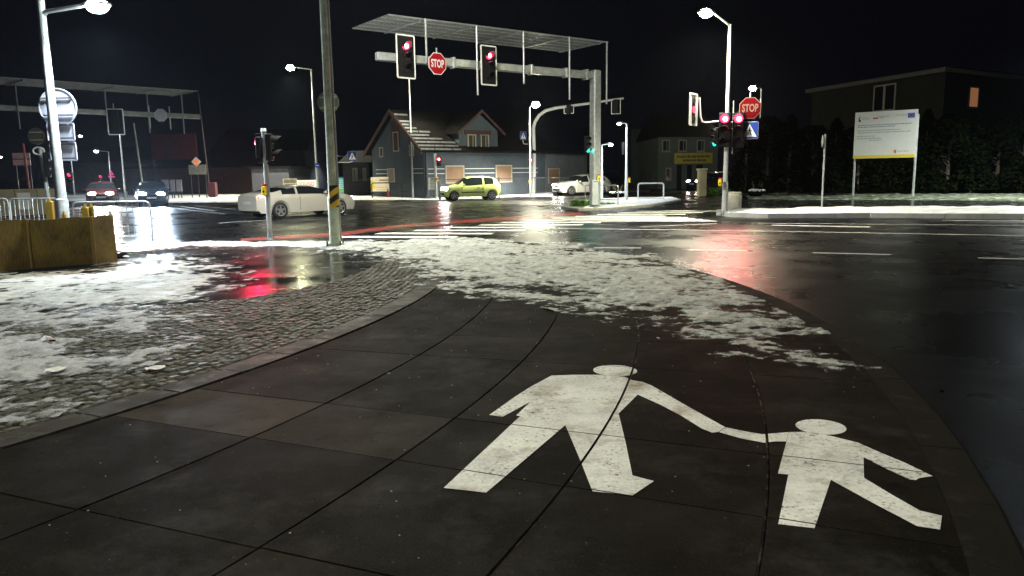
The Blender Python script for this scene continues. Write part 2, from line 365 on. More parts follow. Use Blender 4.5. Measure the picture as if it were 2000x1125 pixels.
def clip(poly,q):
    c=(sum(p[0] for p in q)/4,sum(p[1] for p in q)/4)
    for i in range(4):
        a=q[i];b=q[(i+1)%4]; nx,ny=-(b[1]-a[1]),(b[0]-a[0])
        if nx*(c[0]-a[0])+ny*(c[1]-a[1])<0: nx,ny=-nx,-ny
        out=[]
        for k in range(len(poly)):
            p=poly[k];r=poly[(k+1)%len(poly)]; dp=nx*(p[0]-a[0])+ny*(p[1]-a[1]); dr=nx*(r[0]-a[0])+ny*(r[1]-a[1])
            if dp>=0: out.append(p)
            if dp*dr<0: t=dp/(dp-dr); out.append((p[0]+(r[0]-p[0])*t,p[1]+(r[1]-p[1])*t))
        poly=out
        if len(poly)<3: return []
    return poly
def paint(name,outlines,z=.004):
    g=MB()
    for ol in outlines:
        W=[tuple(P(*p)[:2]) for p in ol]
        for t in tessellate_polygon([[Vector((x,y,0)) for x,y in W]]):
            tri=[W[i] for i in t]; bx=(min(p[0] for p in tri),max(p[0] for p in tri),min(p[1] for p in tri),max(p[1] for p in tri))
            for q in quads:
                if min(v[0] for v in q)>bx[1] or max(v[0] for v in q)<bx[0] or min(v[1] for v in q)>bx[3] or max(v[1] for v in q)<bx[2]: continue
                c=clip(tri,[(v[0],v[1]) for v in q])
                if len(c)>2: g.add([(x,y,z) for x,y in c],[tuple(range(len(c)))])
    return obj(name,g,paint_m,kind='structure')
paint('painted_adult_figure',[adult,ell(1201.5,724.7,43,10.8,.03)])
paint('painted_child_figure',[arm,child,ell(1603.5,835,50,14.5,.09)])
# ------------------------------------------------------------------ road markings
g=MB()
def strip(a,b,wd,z=ZR+.004,mb=None):
    a=Vector(a[:2]);b=Vector(b[:2]); d=(b-a).normalized(); n_=Vector((-d.y,d.x))*wd/2
    (mb or g).quad((*(a-n_),z),(*(b-n_),z),(*(b+n_),z),(*(a+n_),z))
for k in range(12):
    y=19.95+1.0*k; xl=-4.75+.93*k-(.25 if k>4 else 0); L=3.3
    strip((xl,y+.35),(xl+L,y-.3),.5)
for k in range(6):
    strip(P(1075+k*8,424+k*1.6,ZR),P(1330+k*14,423.5+k*1.7,ZR),.33)
for a,b in (((1160,484),(1252,484.5)),((1345,488),(1460,489.5)),((1587,494),(1740,497.5)),((1910,504),(2120,509))): strip(P(*a,ZR),P(*b,ZR),.13)
strip(P(1000,445,ZR),P(1500,451.5,ZR),.13); strip(P(1500,451.5,ZR),P(2050,461.5,ZR),.13)
strip(P(1250,443.2,ZR),P(1400,437,ZR),.12); strip(P(1507,440,ZR),P(1700,443.5,ZR),.3); strip(P(1480,436,ZR),P(2050,441,ZR),.10); strip(P(1840,431,ZR),P(2040,431.5,ZR),.14)
for a,b in (((330,400),(420,412)),((350,408),(440,418)),((380,402),(460,409)),((300,412),(350,416)),((425,436),(520,430)),((600,404),(640,401)),((1300,411),(1440,413))): strip(P(*a,ZR),P(*b,ZR),.2)
obj('road_markings',g,mark_m,kind='structure')
g=MB(); lo=[P(*q,ZR) for q in ((470,471),(575,465),(665,460.5),(725,452.5),(800,443),(890,436.5),(980,430.5),(1060,424.5),(1150,419))]
up=[P(*q,ZR) for q in ((470,466),(575,459),(665,454),(725,445.5),(800,437.5),(890,430.5),(980,424.5),(1060,419),(1130,415))]
for i in range(len(lo)-1): g.quad((*lo[i][:2],ZR+.002),(*lo[i+1][:2],ZR+.002),(*up[i+1][:2],ZR+.002),(*up[i][:2],ZR+.002))
obj('cycle_crossing',g,redlane_m,kind='structure')
# ------------------------------------------------------------------ snow (height fields that dip under the paving where they thin out)
def snowfield(name,poly,res,amp,z0,fn,seed,m,thr=.5,edge_w=.5,sc1=2.2,mixed=.6):
    xs=[p[0] for p in poly];ys=[p[1] for p in poly]
    X,Y=np.meshgrid(np.arange(min(xs)-.3,max(xs)+.3,res),np.arange(min(ys)-.3,max(ys)+.3,res))
    sd=sdist(X,Y,poly); big=fbm(X*sc1,Y*sc1,3,seed); fine=fbm(X*8.5,Y*8.5,3,seed+9)
    cov=np.clip(sd/edge_w,-1,1)*.35+(big-.5)*1.9*mixed+(fine-.5)*1.0+(fbm(X*22,Y*22,2,seed+5)-.5)*.35+fn
    Z=z0+amp*np.clip(cov,0,.8)+.004*np.clip(cov+.3,0,1)
    keep=cov>-.22; rr,cc=X.shape
    idx=np.arange(rr*cc).reshape(rr,cc); kf=keep[:-1,:-1]&keep[1:,:-1]&keep[:-1,1:]&keep[1:,1:]&(sd[:-1,:-1]>-edge_w)
    used=np.zeros(rr*cc,bool); A=idx[:-1,:-1][kf];B=idx[:-1,1:][kf];C=idx[1:,1:][kf];D=idx[1:,:-1][kf]
    for q in(A,B,C,D): used[q]=True
    cv=np.clip((cov+.20)/.50,0,1).ravel()[used]; new=np.cumsum(used)-1; v=np.stack([X.ravel(),Y.ravel(),Z.ravel()],1)[used]
    f=np.stack([new[A],new[B],new[C],new[D]],1)
    me=bpy.data.meshes.new(name); me.from_pydata(v.tolist(),[],f.tolist()); me.materials.append(m)
    at=me.attributes.new('cover','FLOAT','POINT'); at.data.foreach_set('value',cv.astype(np.float32))
    for p in me.polygons: p.use_smooth=True
    o=bpy.data.objects.new(name,me); COL.objects.link(o); o['kind']='stuff'; return o
def melt(m):
    n=m.node_tree.nodes;l=m.node_tree.links; a=n.new('ShaderNodeAttribute'); a.attribute_name='cover'; geo=n.new('ShaderNodeNewGeometry')
    t=n.new('ShaderNodeTexNoise'); t.inputs['Scale'].default_value=55; t.inputs['Detail'].default_value=4; l.new(geo.outputs['Position'],t.inputs['Vector'])
    ad=n.new('ShaderNodeMath'); ad.operation='MULTIPLY_ADD'; l.new(t.outputs[0],ad.inputs[0]); ad.inputs[1].default_value=.9; l.new(a.outputs['Fac'],ad.inputs[2])
    q=n.new('ShaderNodeMapRange'); l.new(ad.outputs[0],q.inputs[0]); q.interpolation_type='SMOOTHSTEP'
    for i,v in enumerate((.50,1.25,0,1)): q.inputs[i+1].default_value=v
    l.new(q.outputs[0],n['Principled BSDF'].inputs['Alpha'])
melt(snow_m); melt(snow_l)
W=lambda pts,z=0: [tuple(P(*q,z)[:2]) for q in pts]
snowfield('trodden_snow',W([(640,482),(740,492),(830,515),(880,545),(970,556),(1090,566),(1190,592),(1290,610),(1400,640),(1530,648),(1490,615),(1370,545),(1250,508),(1120,482),(1000,470),(900,467),(760,470),(640,474)]),.020,.046,.002,.0,3,snow_m,edge_w=.9)
snowfield('slush_dusting',W([(1240,610),(1330,640),(1420,690),(1620,735),(1680,720),(1600,660)]),.02,.012,.002,-.40,31,snow_m,edge_w=.4)
snowfield('slush_dusting',W([(850,530),(960,560),(1240,600),(1250,640),(1100,590),(930,575)]),.022,.012,.002,-.12,37,snow_m,edge_w=.35)
snowfield('trodden_snow',W([(-200,600),(120,612),(330,600),(210,640),(230,700),(160,735),(105,780),(40,805),(-40,830),(-300,870)]),.022,.040,.005,-.07,11,snow_l,edge_w=1.1)
snowfield('snow_edge',W([(230,474),(420,473.5),(640,472),(760,476),(700,488),(540,482),(380,480),(250,492)],-.02),.04,.04,-.014,.12,15,snow_m,edge_w=.25)
snowfield('slush_dusting',W([(-100,545),(180,528),(300,500),(420,520),(440,560),(300,590),(60,610),(-100,640)],-.02),.035,.014,-.016,-.04,19,snow_m,edge_w=.6)
# ------------------------------------------------------------------ far ground: islands, verges, banks
def bank(name,front,back,z,m,n=60,amp=.05,seed=1,kf=None,kind='stuff',curve=.5):
    """a strip of snow or grass between two ground lines, lumpy on top"""
    def samp(pl,t):
        L=[0]
        for a,b in zip(pl,pl[1:]): L.append(L[-1]+math.hypot(b[0]-a[0],b[1]-a[1]))
        s=t*L[-1]
        for i in range(len(pl)-1):
            if s<=L[i+1]+1e-9:
                q=(s-L[i])/(L[i+1]-L[i]+1e-9); return (pl[i][0]+(pl[i+1][0]-pl[i][0])*q,pl[i][1]+(pl[i+1][1]-pl[i][1])*q)
        return pl[-1]
    m_=9; V=[];Fs=[]
    for i in range(n+1):
        a=samp(front,i/n); b=samp(back,i/n)
        for j in range(m_+1):
            t=j/m_; x=a[0]+(b[0]-a[0])*t; y=a[1]+(b[1]-a[1])*t
            h=z+amp*(float(fbm(np.array(x*1.6),np.array(y*1.6),3,seed))*2-1) if 0<j<m_ else ZR-.02
            if j in(1,m_-1): h=ZR+(h-ZR)*.75
            V.append((x,y,h))
    for i in range(n):
        for j in range(m_): k=i*(m_+1)+j; Fs.append((k,k+1,k+m_+2,k+m_+1))
    mb=MB(); mb.add(V,Fs); o=obj(name,mb,m,smooth=True); o['kind']=kind; return o
def kerbline(pts,h=.09,wd=.15):
    mb=MB()
    for a,b in zip(pts,pts[1:]):
        A=Vector((*a,0));B=Vector((*b,0)); n=max(1,int((B-A).length/1.0)); d=(B-A).normalized(); nn=Vector((-d.y,d.x,0))
        for i in range(n):
            p=A+(B-A)*(i/n)+d*.008; q=A+(B-A)*((i+1)/n)-d*.008; zz=h+random.uniform(-.006,.006)
            mb.add([(*p[:2],ZR-.02),(*q[:2],ZR-.02),(*(q+nn*wd)[:2],ZR-.02),(*(p+nn*wd)[:2],ZR-.02),(*(p+nn*.015)[:2],zz),(*(q+nn*.015)[:2],zz),(*(q+nn*wd)[:2],zz),(*(p+nn*wd)[:2],zz)],[(0,1,5,4),(4,5,6,7),(3,2,6,7),(0,4,7,3),(1,2,6,5)])
    return mb
rk=W([(1400,420),(1425,424),(1500,426),(1700,425.5),(2000,428),(2300,433)],ZR)
obj('kerb',kerbline(rk,.11,.18),mat('pale_kerb_stone',(.42,.42,.43),.6,var=.15,vs=2),kind='structure')
rf=[(x+.02,y+.2) for x,y in rk]; rb=W([(1412,414.5),(1470,408),(1600,405.5),(1800,404),(2000,403.5),(2300,405)],.1)
bank('snow_bank',rf,rb,.17,snow_clean,n=110,amp=.07,seed=4)
vf=W([(1465,389),(1600,389.5),(1800,389.5),(2000,391),(2400,396)],0); vb=W([(1430,377),(1600,378),(1800,378),(2000,379),(2400,383)],0)
bank('grass_verge',vf,vb,.06,verge_m,n=110,amp=.10,seed=8)
g=MB(); g.slab(W([(1425,403),(1445,404),(1700,403),(2000,402.5),(2400,406),(2600,345.5),(1330,345),(1290,372),(1330,380),(1440,384),(1440,395)],-.03),-.12,-.032); obj('side_footway',g,lane_m,kind='structure')
# far side of the junction
ff=W([(330,396),(560,395),(640,391),(760,390.5),(850,390.5),(890,388.5),(1000,385),(1080,383)],ZR); fb=W([(330,380),(560,378),(640,379),(760,381),(850,381),(890,380),(1000,378.5),(1080,377)],0)
bank('snow_bank',ff,fb,.05,snow_clean,n=90,amp=.035,seed=14)
g=MB(); g.slab(W([(100,392),(330,393.5),(560,392),(640,388),(850,387.5),(1000,382.5),(1130,377),(1270,372),(1270,345),(0,352),(0,390)],0),-.1,-.012); obj('far_footway',g,mat('footway_paving',(.13,.13,.12),.7,var=.25,vs=.8,coords='World'),kind='structure')
# gantry island with grass patch
isl=W([(1096,404),(1112,398),(1150,390),(1230,386),(1310,385),(1330,390),(1270,402),(1190,408),(1130,409)],0)
g=MB(); g.slab(isl,-.1,.03); obj('traffic_island',g,concrete,kind='structure')
bank('snow_bank',W([(1135,407.5),(1190,406.5),(1270,400.5),(1325,390)],.03),W([(1180,396),(1230,389),(1270,386.5),(1310,386)],.03),.10,snow_clean,n=30,amp=.04,seed=22)
def tuft(name,c,rad,n,h,m,label=None):
    mb=MB()
    for i in range(n):
        a=random.random()*2*PI; rr=rad*math.sqrt(random.random()); x=c[0]+rr*math.cos(a)*1.5; y=c[1]+rr*math.sin(a)
        b=random.random()*2*PI; hh=h*random.uniform(.5,1.2); wv=.02; dx,dy=math.cos(b)*hh*.5,math.sin(b)*hh*.5; px,py=-math.sin(b)*wv,math.cos(b)*wv
        mb.add([(x-px,y-py,c[2]),(x+px,y+py,c[2]),(x+dx*.4+px*.8,y+dy*.4+py*.8,c[2]+hh*.6),(x+dx*.4-px*.8,y+dy*.4-py*.8,c[2]+hh*.6),(x+dx,y+dy,c[2]+hh)],[(0,1,2,3),(3,2,4)])
    o=obj(name,mb,m); o['kind']='stuff'; return o
grass_m=mat('grass_blades',(.10,.26,.03),.6,var=.35,vs=6)
tuft('grass',P(1139,402,.03),.42,500,.28,grass_m); tuft('grass',P(1178,402,.03),.4,300,.16,grass_m)
hg=mat('dark_grass_blades',(.07,.09,.03),.7,var=.4,vs=4)
g=MB()
# ------------------------------------------------------------------ lamp posts
def street_lamp(base,h,arm,label,power,color=(.9,.95,1.),r=.09,head=.6,em=lamp_cold,spot=150,group=None,m=galv,tilt=.1,top=0.,light=True,bulb=1.):
    t=thing('street_lamp',label,'street lamp',base,0,group)
    mb=MB(); mb.tube([(0,0,0),(0,0,1.1),(0,0,1.12),(0,0,h+top)],[r*1.25,r*1.2,r,r*.62],14); mb.tube([(0,0,0),(0,0,.03)],[r*2.2,r*2.2],14)
    obj('pole',mb,m,t,True)
    a=Vector((arm[0],arm[1],0)); d=a.normalized()
    mb=MB(); mb.tube([(0,0,h-.1),tuple(a*.12+Vector((0,0,h))),tuple(a+Vector((0,0,h+a.length*tilt)))],[r*.5,r*.45,r*.4],10); obj('arm',mb,m,t,True)
    e=a+Vector((0,0,h+a.length*tilt)); ang=math.atan2(d.y,d.x)
    mb=MB(); L=head; vs=[]
    prof=[(-.05,.05,.04),(.1*L,.09*1,.07),(.35*L,.17*L/.6,.09),(.8*L,.17*L/.6,.07),(L,.10*L/.6,.03)]
    for x,wd,hh in prof: vs+=[(x,-wd,-.02),(x,wd,-.02),(x,wd*.75,hh),(x,-wd*.75,hh)]
    fs=[(3,2,1,0)]+[(i*4+k,i*4+(k+1)%4,i*4+4+(k+1)%4,i*4+4+k) for i in range(len(prof)-1) for k in range(4)]+[(16,17,18,19)]
    mb.add([(e.x+x*math.cos(ang)-y*math.sin(ang),e.y+x*math.sin(ang)+y*math.cos(ang),e.z+z) for x,y,z in vs],fs)
    hd=obj('lamp_head',mb,mat('lamp_housing',(.35,.36,.37),.4,.5),t,True)
    mb=MB(); c=e+d*(.55*L); mb.sph((0,0,0),.22*max(L,.6)/.6*bulb*.9 if light and L>.5 else .2*L/.6,1.15,.95,.72,16,10)
    mb.v=[(c.x+x*math.cos(ang)-y*math.sin(ang),c.y+x*math.sin(ang)+y*math.cos(ang),c.z-.03+z) for x,y,z in mb.v]
    obj('lens',mb,em,hd,True)
    if light: lamp('lamp_light',t,(c.x,c.y,c.z-.30*L/.6*bulb),power,color,.30,spot,(c.x,c.y,0))
    return t
def gp(px,py,z=0.): return P(px,py,z)
def arm_to(base,h,px,Y=None,dy=0):
    y=base.y+dy; q=P(px,200,Y=y); return (q.x-base.x,dy)
cold=(.80,.92,1.); neut=(1.,.98,.74)
bA=P(128,470,Y=20.); bA.z=-.02
street_lamp(bA,5.86,(1.2,-.2),'grey lamp post behind the brown planter with its bright arm at the top edge',2600,cold,r=.13,head=.7,em=lamp_cold,spot=150,tilt=.08,top=1.9,bulb=1.05)
bB=gp(621,382,0); street_lamp(bB,10.0,(-1.2,0),'tall slim lamp post with a small blue disc, left of the striped pole',6500,neut,r=.09,em=lamp_warm,head=.85,tilt=.12,spot=130,bulb=1.0)
bC=P(1036,374,Y=49.); bC.z=0; street_lamp(bC,5.75,(.2,-.35),'street lamp glowing just above the curved signal arm',5600,neut,r=.06,em=lamp_c,head=.6,tilt=.3,spot=128,bulb=1.25)
bD=P(1415,413,Y=27.3); bD.z=.05; street_lamp(bD,6.6,(-.66,-.3),'white lamp post carrying the twin red signals beside the round bin',2600,neut,r=.085,em=lamp_warm,head=.62,tilt=.45,m=white_steel,bulb=1.0)
bE=P(1480,372,Y=70); bE.z=0; street_lamp(bE,8.9,(-.35,0),'street lamp shining from behind the right-hand stop sign',5000,neut,r=.09,em=lamp_warm,head=.85,spot=120,bulb=1.0,m=dark_metal)
bF=gp(807,387.5,0); street_lamp(bF,8.0,(.1,-1.0),'thin lamp post whose lamp peeps out under the first red gantry signal',1100,neut,r=.06,em=lamp_warm,head=.55,spot=130)
q=gp(1223,391,.03); street_lamp(q,4.15,(-.25,0),'low lamp on the signal post between the two island railings',420,cold,r=.075,em=lamp_far,head=.30,m=white_steel)
q=gp(1175,389,.03); street_lamp(q,3.1,(.32,0),'low crossing lamp just right of the thick gantry column',350,cold,r=.065,em=lamp_far,head=.34,m=white_steel)
for (px,pb,pt,ax,Y,lb,pw) in ((147,392,267,.9,75,'far lamp with a faint glow above the left car queue',900),(221,392,296,-.75,62,'far lamp with a red triangle sign on its pole',900),(246,392,238,-.1,48,'tall thin far lamp post standing between the two headlight cars',900),(680,380,306,-.9,85,'far lamp half hidden behind the striped pole',700),(-14,392,308,.9,70,'far lamp at the very left edge of the picture',700),(195,385,338,-.3,110,'smallest far lamp above the first headlight car',500)):
    q=P(px,pb,Y=Y); q.z=0; z=P(px,pt,Y=Y).z; street_lamp(q,z,(ax,0),lb,pw,cold,r=.06,em=lamp_far,head=.45 if Y<80 else .6)
# lamps of the near side of the junction, behind the photographer (the footway and the near poles are lit from there)
for (x,y,h_,ax,lb,pw,c_) in ((3.2,-5.5,9,-.9,'street lamp behind the viewer on the near footway',1500,(1.,.95,.82)),(-14,2.,8.5,1.,'street lamp on the footway left of the viewer',2100,(.95,1.,.86))):
    street_lamp(Vector((x,y,0)),h_,(ax,0),lb,pw,c_,em=lamp_cold,spot=150)
street_lamp(Vector((27.5,34.,.1)),8.5,(-.8,-.2),'added unseen lamp beyond the right edge that lights the billboard',7000,(.95,1.,.92),em=lamp_cold,spot=150)  # lamp out of view, added to brighten billboard, snow bank and verge
# ------------------------------------------------------------------ signs and signals
def rect(wd,hh,r=.0,n=4,cx=0,cz=0):
    if not r: return [(cx-wd/2,cz-hh/2),(cx+wd/2,cz-hh/2),(cx+wd/2,cz+hh/2),(cx-wd/2,cz+hh/2)]
    out=[]
    for sx,sz,a0 in ((1,-1,-PI/2),(1,1,0),(-1,1,PI/2),(-1,-1,PI)):
        for k in range(n+1):
            a=a0+PI/2*k/n; out.append((cx+sx*(wd/2-r)+r*math.cos(a),cz+sz*(hh/2-r)+r*math.sin(a)))
    return out
def ngon(r,n,a0=0,cx=0,cz=0): return [(cx+r*math.cos(a0+2*PI*k/n),cz+r*math.sin(a0+2*PI*k/n)) for k in range(n)]
def frame_prism(outer,inner,y0,y1):
    n=len(outer); mb=MB(); vs=[(x,y,z) for y in(y0,y1) for pl in(outer,inner) for x,z in pl]; fs=[]
    for i in range(n):
        j=(i+1)%n; fs+=[(i,j,n+j,n+i),(2*n+i,3*n+i,3*n+j,2*n+j),(i,2*n+i,2*n+j,j),(n+i,n+j,3*n+j,3*n+i)]
    return mb.add(vs,fs)
def stop_sign(loc,rz,label,size=.8,post=None,fm=None,tm=None):
    fm=fm or red_p; tm=tm or white_p
    t=thing('stop_sign',label,'road sign',loc,rz); r=size/2/math.cos(PI/8)
    obj('sign_plate',MB().prism(ngon(r,8,PI/8),.0,.02),tm,t); obj('sign_face',MB().prism(ngon(r*.93,8,PI/8),-.004,.0),fm,t)
    text('STOP',size*.50,tm,t,(0,-.006,-.01),sx=.62,bold=.012)
    mb=MB(); mb.tube([(0,.04,-size*.45),(0,.04,size*.72 if not post else size*.3)],.03,10)
    if post: mb.tube(post,.03,10)
    obj('bracket',mb,galv,t,True); return t
def crossing_sign(loc,rz,label,size=.6):
    t=thing('crossing_sign',label,'road sign',loc,rz)
    obj('sign_plate',MB().prism(rect(size,size,.04),.0,.02),sign_back,t); obj('sign_face',MB().prism(rect(size*.95,size*.95,.035),-.004,0),blue_p,t)
    s=size; obj('triangle',MB().prism([(-.4*s,-.36*s),(.4*s,-.36*s),(0,.38*s)],-.007,-.0045),white_p,t)
    mb=MB(); mb.prism(ngon(.045*s,10,0,0.01*s,.14*s),-.010,-.0075)
    for pl in ([(-.03,.09),(.04,.09),(.05,-.06),(-.04,-.06)],[(-.04,-.05),(.01,-.05),(-.07,-.28),(-.12,-.28)],[(0,-.05),(.05,-.05),(.13,-.27),(.08,-.28)],[(.04,.08),(.13,-.02),(.11,-.05),(.02,.03)],[(-.03,.08),(-.11,-.03),(-.08,-.05),(-.01,.03)]):
        mb.prism([(x*s,z*s) for x,z in pl],-.010,-.0075)
    obj('walking_figure',mb,black_pl,t); return t
def signal(loc,rz,label,lit,n=3,d=.3,plate=None,group=None,em=None,pw=0,hoods=True,gl=None,ldir=(0,-3,-.5),lw=130,lo=(0,-.08,0)):
    """lit: index from the top of the lit aspect (None = dark)"""
    t=thing('traffic_signal',label,'traffic signal',loc,rz,group); s=d*1.12
    hz=n*s/2
    if plate:
        obj('backplate',MB().prism(rect(plate[0]-.04,plate[1]-.04,.05),-.01,.01),black_pl if not plate[2:] else plate[2],t)
        obj('backplate_border',frame_prism(rect(plate[0],plate[1],.06),rect(plate[0]-.1,plate[1]-.1,.03),-.02,.012),white_p,t)
    obj('housing',MB().box((0,.06,0),(d*1.12,.16,n*s),bev=.02),black_pl,t)
    for k in range(n):
        zc=hz-s*(k+.5); r=d*.42; on=(k==lit)
        mb=MB(); mb.prism(ngon(r,20,0,0,zc),-.045 if plate else -.035,-.02); ln=obj('lens',mb,em if on else lens_off,t)
        if on and em is sig_red: obj('lamp_core',MB().prism(ngon(r*.52,14,0,r*.12,zc-.02),-.055,-.0455),sig_core,ln)
        if hoods:
            L=d*.8; mb=MB(); vs=[];fs=[]; m_=14
            for i in range(m_+1):
                a=-.35+(PI+.7)*i/m_; ll=L*(.55+.45*max(0,math.sin(a)))
                vs+=[(r*1.1*math.cos(a),-.02,zc+r*1.1*math.sin(a)),(r*1.06*math.cos(a),-.02-ll,zc+r*1.06*math.sin(a)-.02),(r*1.06*math.cos(a)*.97,-.02-ll,zc+r*1.06*math.sin(a)*.97-.02),(r*1.03*math.cos(a),-.02,zc+r*1.03*math.sin(a))]
            for i in range(m_):
                for q in range(4): fs.append((i*4+q,i*4+(q+1)%4,i*4+4+(q+1)%4,i*4+4+q))
            fs+=[(0,1,2,3),(m_*4+3,m_*4+2,m_*4+1,m_*4)]
            obj('hood',mb.add(vs,fs),black_pl,t,True)
        if on and pw: lamp('signal_light',t,(lo[0],lo[1],zc+lo[2]),pw,gl,.1,lw,(lo[0]+ldir[0],lo[1]+ldir[1],zc+lo[2]+ldir[2]))
    return t
def face(loc,to=(0,0)): return math.atan2(to[1]-loc[1],to[0]-loc[0])+PI/2   # heading so that local -y looks at `to`
RED=(1.,.02,.08); GRN=(.02,1.,.75)
# ---- gantry right: beam from the column (1162,405) to (730,123)
gb=gp(1162,405,.03); ZB=5.75
ga=P(735,123,Y=27.4); ga.z=ZB; gbz=Vector((gb.x,gb.y,ZB)); gd=(Vector((ga.x,ga.y,0))-Vector((gb.x,gb.y,0))).normalized(); gl_=(ga-gbz).length; grz=math.atan2(-gd.y,-gd.x)
T=thing('signal_gantry','grey overhead signal gantry with mesh canopy on a thick square column','signal gantry',(gb.x,gb.y,.03),grz)
# local: beam runs toward -x
zb=ZB-.03
obj('column',MB().box((0,0,zb/2+.05),(.40,.36,zb+.35),bev=.04).box((0,0,.02),(.6,.6,.05),bev=.01),galv,T,True)
mb=MB(); mb.box((-gl_/2,0,zb),(gl_,.22,.30),bev=.03); mb.box((-.55,0,zb),(.06,.32,.42)); mb.box((-.62,0,zb),(.05,.32,.42)); obj('beam',mb,galv,T,True)
def on_canopy(px,py,zc):   # world point of pixel at canopy height, in gantry local
    p=P(px,py,zc); d=p-Vector((gb.x,gb.y,.03)); c,s=math.cos(-grz),math.sin(-grz); return (d.x*c-d.y*s,d.x*s+d.y*c,zc-.03)
def canopy(T,x0,x1,y0,y1,z,xb,posts,m,rods=6,lowz=None):
    mb=MB()
    for k in range(rods): y=y0+(y1-y0)*k/(rods-1); mb.tube([(x0,y,z+.05),(x1,y,z+.05)],.028 if k in(0,rods-1) else .02,6)
    n=int(abs(x1-x0)/.16)
    for k in range(n+1): x=x0+(x1-x0)*k/n; mb.tube([(x,y0,z+.065),(x,y1,z+.065)],.006,4,False)
    nn=34
    for k in range(nn+1): y=y0+(y1-y0)*k/nn; mb.tube([(x0,y,z+.06),(x1,y,z+.06)],.005,4,False)
    obj('mesh_canopy',mb,m,T)
    for x in xb: obj('canopy_bar',MB().tube([(x,y0+.08,z),(x,y1-.08,z)],.04,8),m,T,True)
    for x,zl in posts: obj('post',MB().tube([(x,-.17,zl),(x,-.17,z)],.04,8),m,T,True); 
ZC=7.2
A0=on_canopy(700,55,ZC);A1=on_canopy(765,27,ZC);B0=on_canopy(1120,108,ZC);B1=on_canopy(1180,88,ZC)
yl,yh=(A1[1]+B1[1])/2,(A0[1]+B0[1])/2; xl=(A0[0]+A1[0])/2; xh=(B0[0]+B1[0])/2-.55
xb=[(on_canopy(a,b,ZC)[0]+on_canopy(c,d,ZC)[0])/2 for a,b,c,d in ((749,67,820,38),(838,79,916,51),(922,89,998,65),(1000,101,1078,77),(1070,108,1152,86))]
canopy(T,xl,xh,yl,yh,ZC-.03,xb,[(xb[0],zb-.1),(xb[1],zb-1.15),(xb[2],zb-.6),(xb[3],zb-1.1),(xb[4],zb-1.2)],galv)
def beam_local(px): # beam parameter of pixel column
    q=P(px,150,Y=30.); 
    # intersect ray (0,0)->(q.x,q.y) with the beam line
    a=Vector((gb.x,gb.y));b=Vector((ga.x,ga.y)); r=Vector((q.x,q.y)); d=b-a
    t=(r.x*a.y-r.y*a.x)/(r.y*d.x-r.x*d.y); p=a+d*t; return Vector((p.x,p.y,0)),t*gl_
for px in (800,847,884,946,1035,1103): _,s=beam_local(px); obj('clamp',MB().box((-s,-.02,zb),(.10,.34,.40),bev=.02),galv,T)

nrm=Vector((-gd.y,gd.x,0)); nrm=nrm if nrm.y<0 else -nrm
def hang(px,off,z): p,_=beam_local(px); return (p.x+nrm.x*off,p.y+nrm.y*off,z)
l=hang(782,.45,5.72+.03); signal(l,grz+.10,'leftmost red signal on the gantry, white bordered, left of the stop sign',0,3,.34,(.80,1.52),'white bordered signals over the road',sig_red,6,gl=RED)
l=hang(942,.45,5.70); signal(l,grz+.10,'white bordered red signal on the gantry to the right of the stop sign',0,3,.34,(.80,1.50),'white bordered signals over the road',sig_red,6,gl=RED)
l=hang(847,.30,5.63); stop_sign(l,grz+.08,'red octagon stop sign hung on the gantry beam between two red signals',.78)
# green signal, yellow button and control box on the column
def colpt(px,py,off=.30): q=P(px,py,Y=gb.y-off); return q
q=colpt(1148,289,.05); signal((q.x,q.y,q.z+.15),.5,'black three lamp signal showing green on the gantry column',2,3,.22,em=sig_green,pw=6,gl=GRN)
def button(q,rz,label):
    t=thing('push_button',label,'push button',q,rz,'yellow crossing push buttons'); obj('button_case',MB().box((0,-.05,0),(.14,.10,.26),bev=.03),yel,t,True)
    obj('button_cap',MB().box((0,-.05,.15),(.12,.08,.04),bev=.01),mat('button_red',(.5,.02,.02),.4),t,True); obj('button_pad',MB().prism(ngon(.03,12,0,0,-.02),-.115,-.10),black_pl,t); return t
q=colpt(1169,348,.25); button(q,.1,'yellow crossing button on the thick gantry column')
q=P(1162,385,Y=gb.y-.3); t=thing('control_box','tall grey control box strapped to the foot of the gantry column','cabinet',(q.x,q.y,.03),.05)
obj('cabinet_body',MB().box((0,0,.62),(.30,.22,1.05),bev=.03),mat('grey_box_paint',(.42,.46,.46),.5,var=.1),t,True); obj('cabinet_cap',MB().prism([(-.17,1.15),(.17,1.15),(.14,1.22),(-.14,1.22)],-.13,.13),mat('grey_box_paint',(.4,.4,.4)),t)
def railing(a,b,h,label,m,bars=0,lower=.25,r=.025,rc=.12,name='guard_railing',group=None,mesh=False,legs=True,cat='railing'):
    a=Vector(a);b=Vector(b); d=b-a; L=math.hypot(d.x,d.y); t=thing(name,label,cat,a,math.atan2(d.y,d.x),group); dz=b.z-a.z
    pts=[(0,0,0)]
    for k in range(5): an=PI-PI/2*k/4; pts.append((rc+rc*math.cos(an),0,h-rc+rc*math.sin(an)))
    for k in range(5): an=PI/2-PI/2*k/4; pts.append((L-rc+rc*math.cos(an),0,h-rc+rc*math.sin(an)))
    pts.append((L,0,0)); obj('top_rail',MB().tube(pts,r,8),m,t,True)
    if lower: obj('lower_rail',MB().tube([(0,0,lower),(L,0,lower)],r*.8,8),m,t,True)
    if bars:
        mb=MB()
        for k in range(1,bars): mb.tube([(L*k/bars,0,lower),(L*k/bars,0,h)],r*.35,5)
        obj('vertical_bars',mb,m,t)
    if name=='crowd_barrier':
        for x in (L*.12,L*.88): obj('foot',MB().tube([(x,-.28,.03),(x,0,.1),(x,.28,.03)],.018,6),m,t)
    return t
railing(gp(1143,401,.03),gp(1207,402,.03),.95,'metal guard rail around the foot of the gantry column',galv,0,.28)
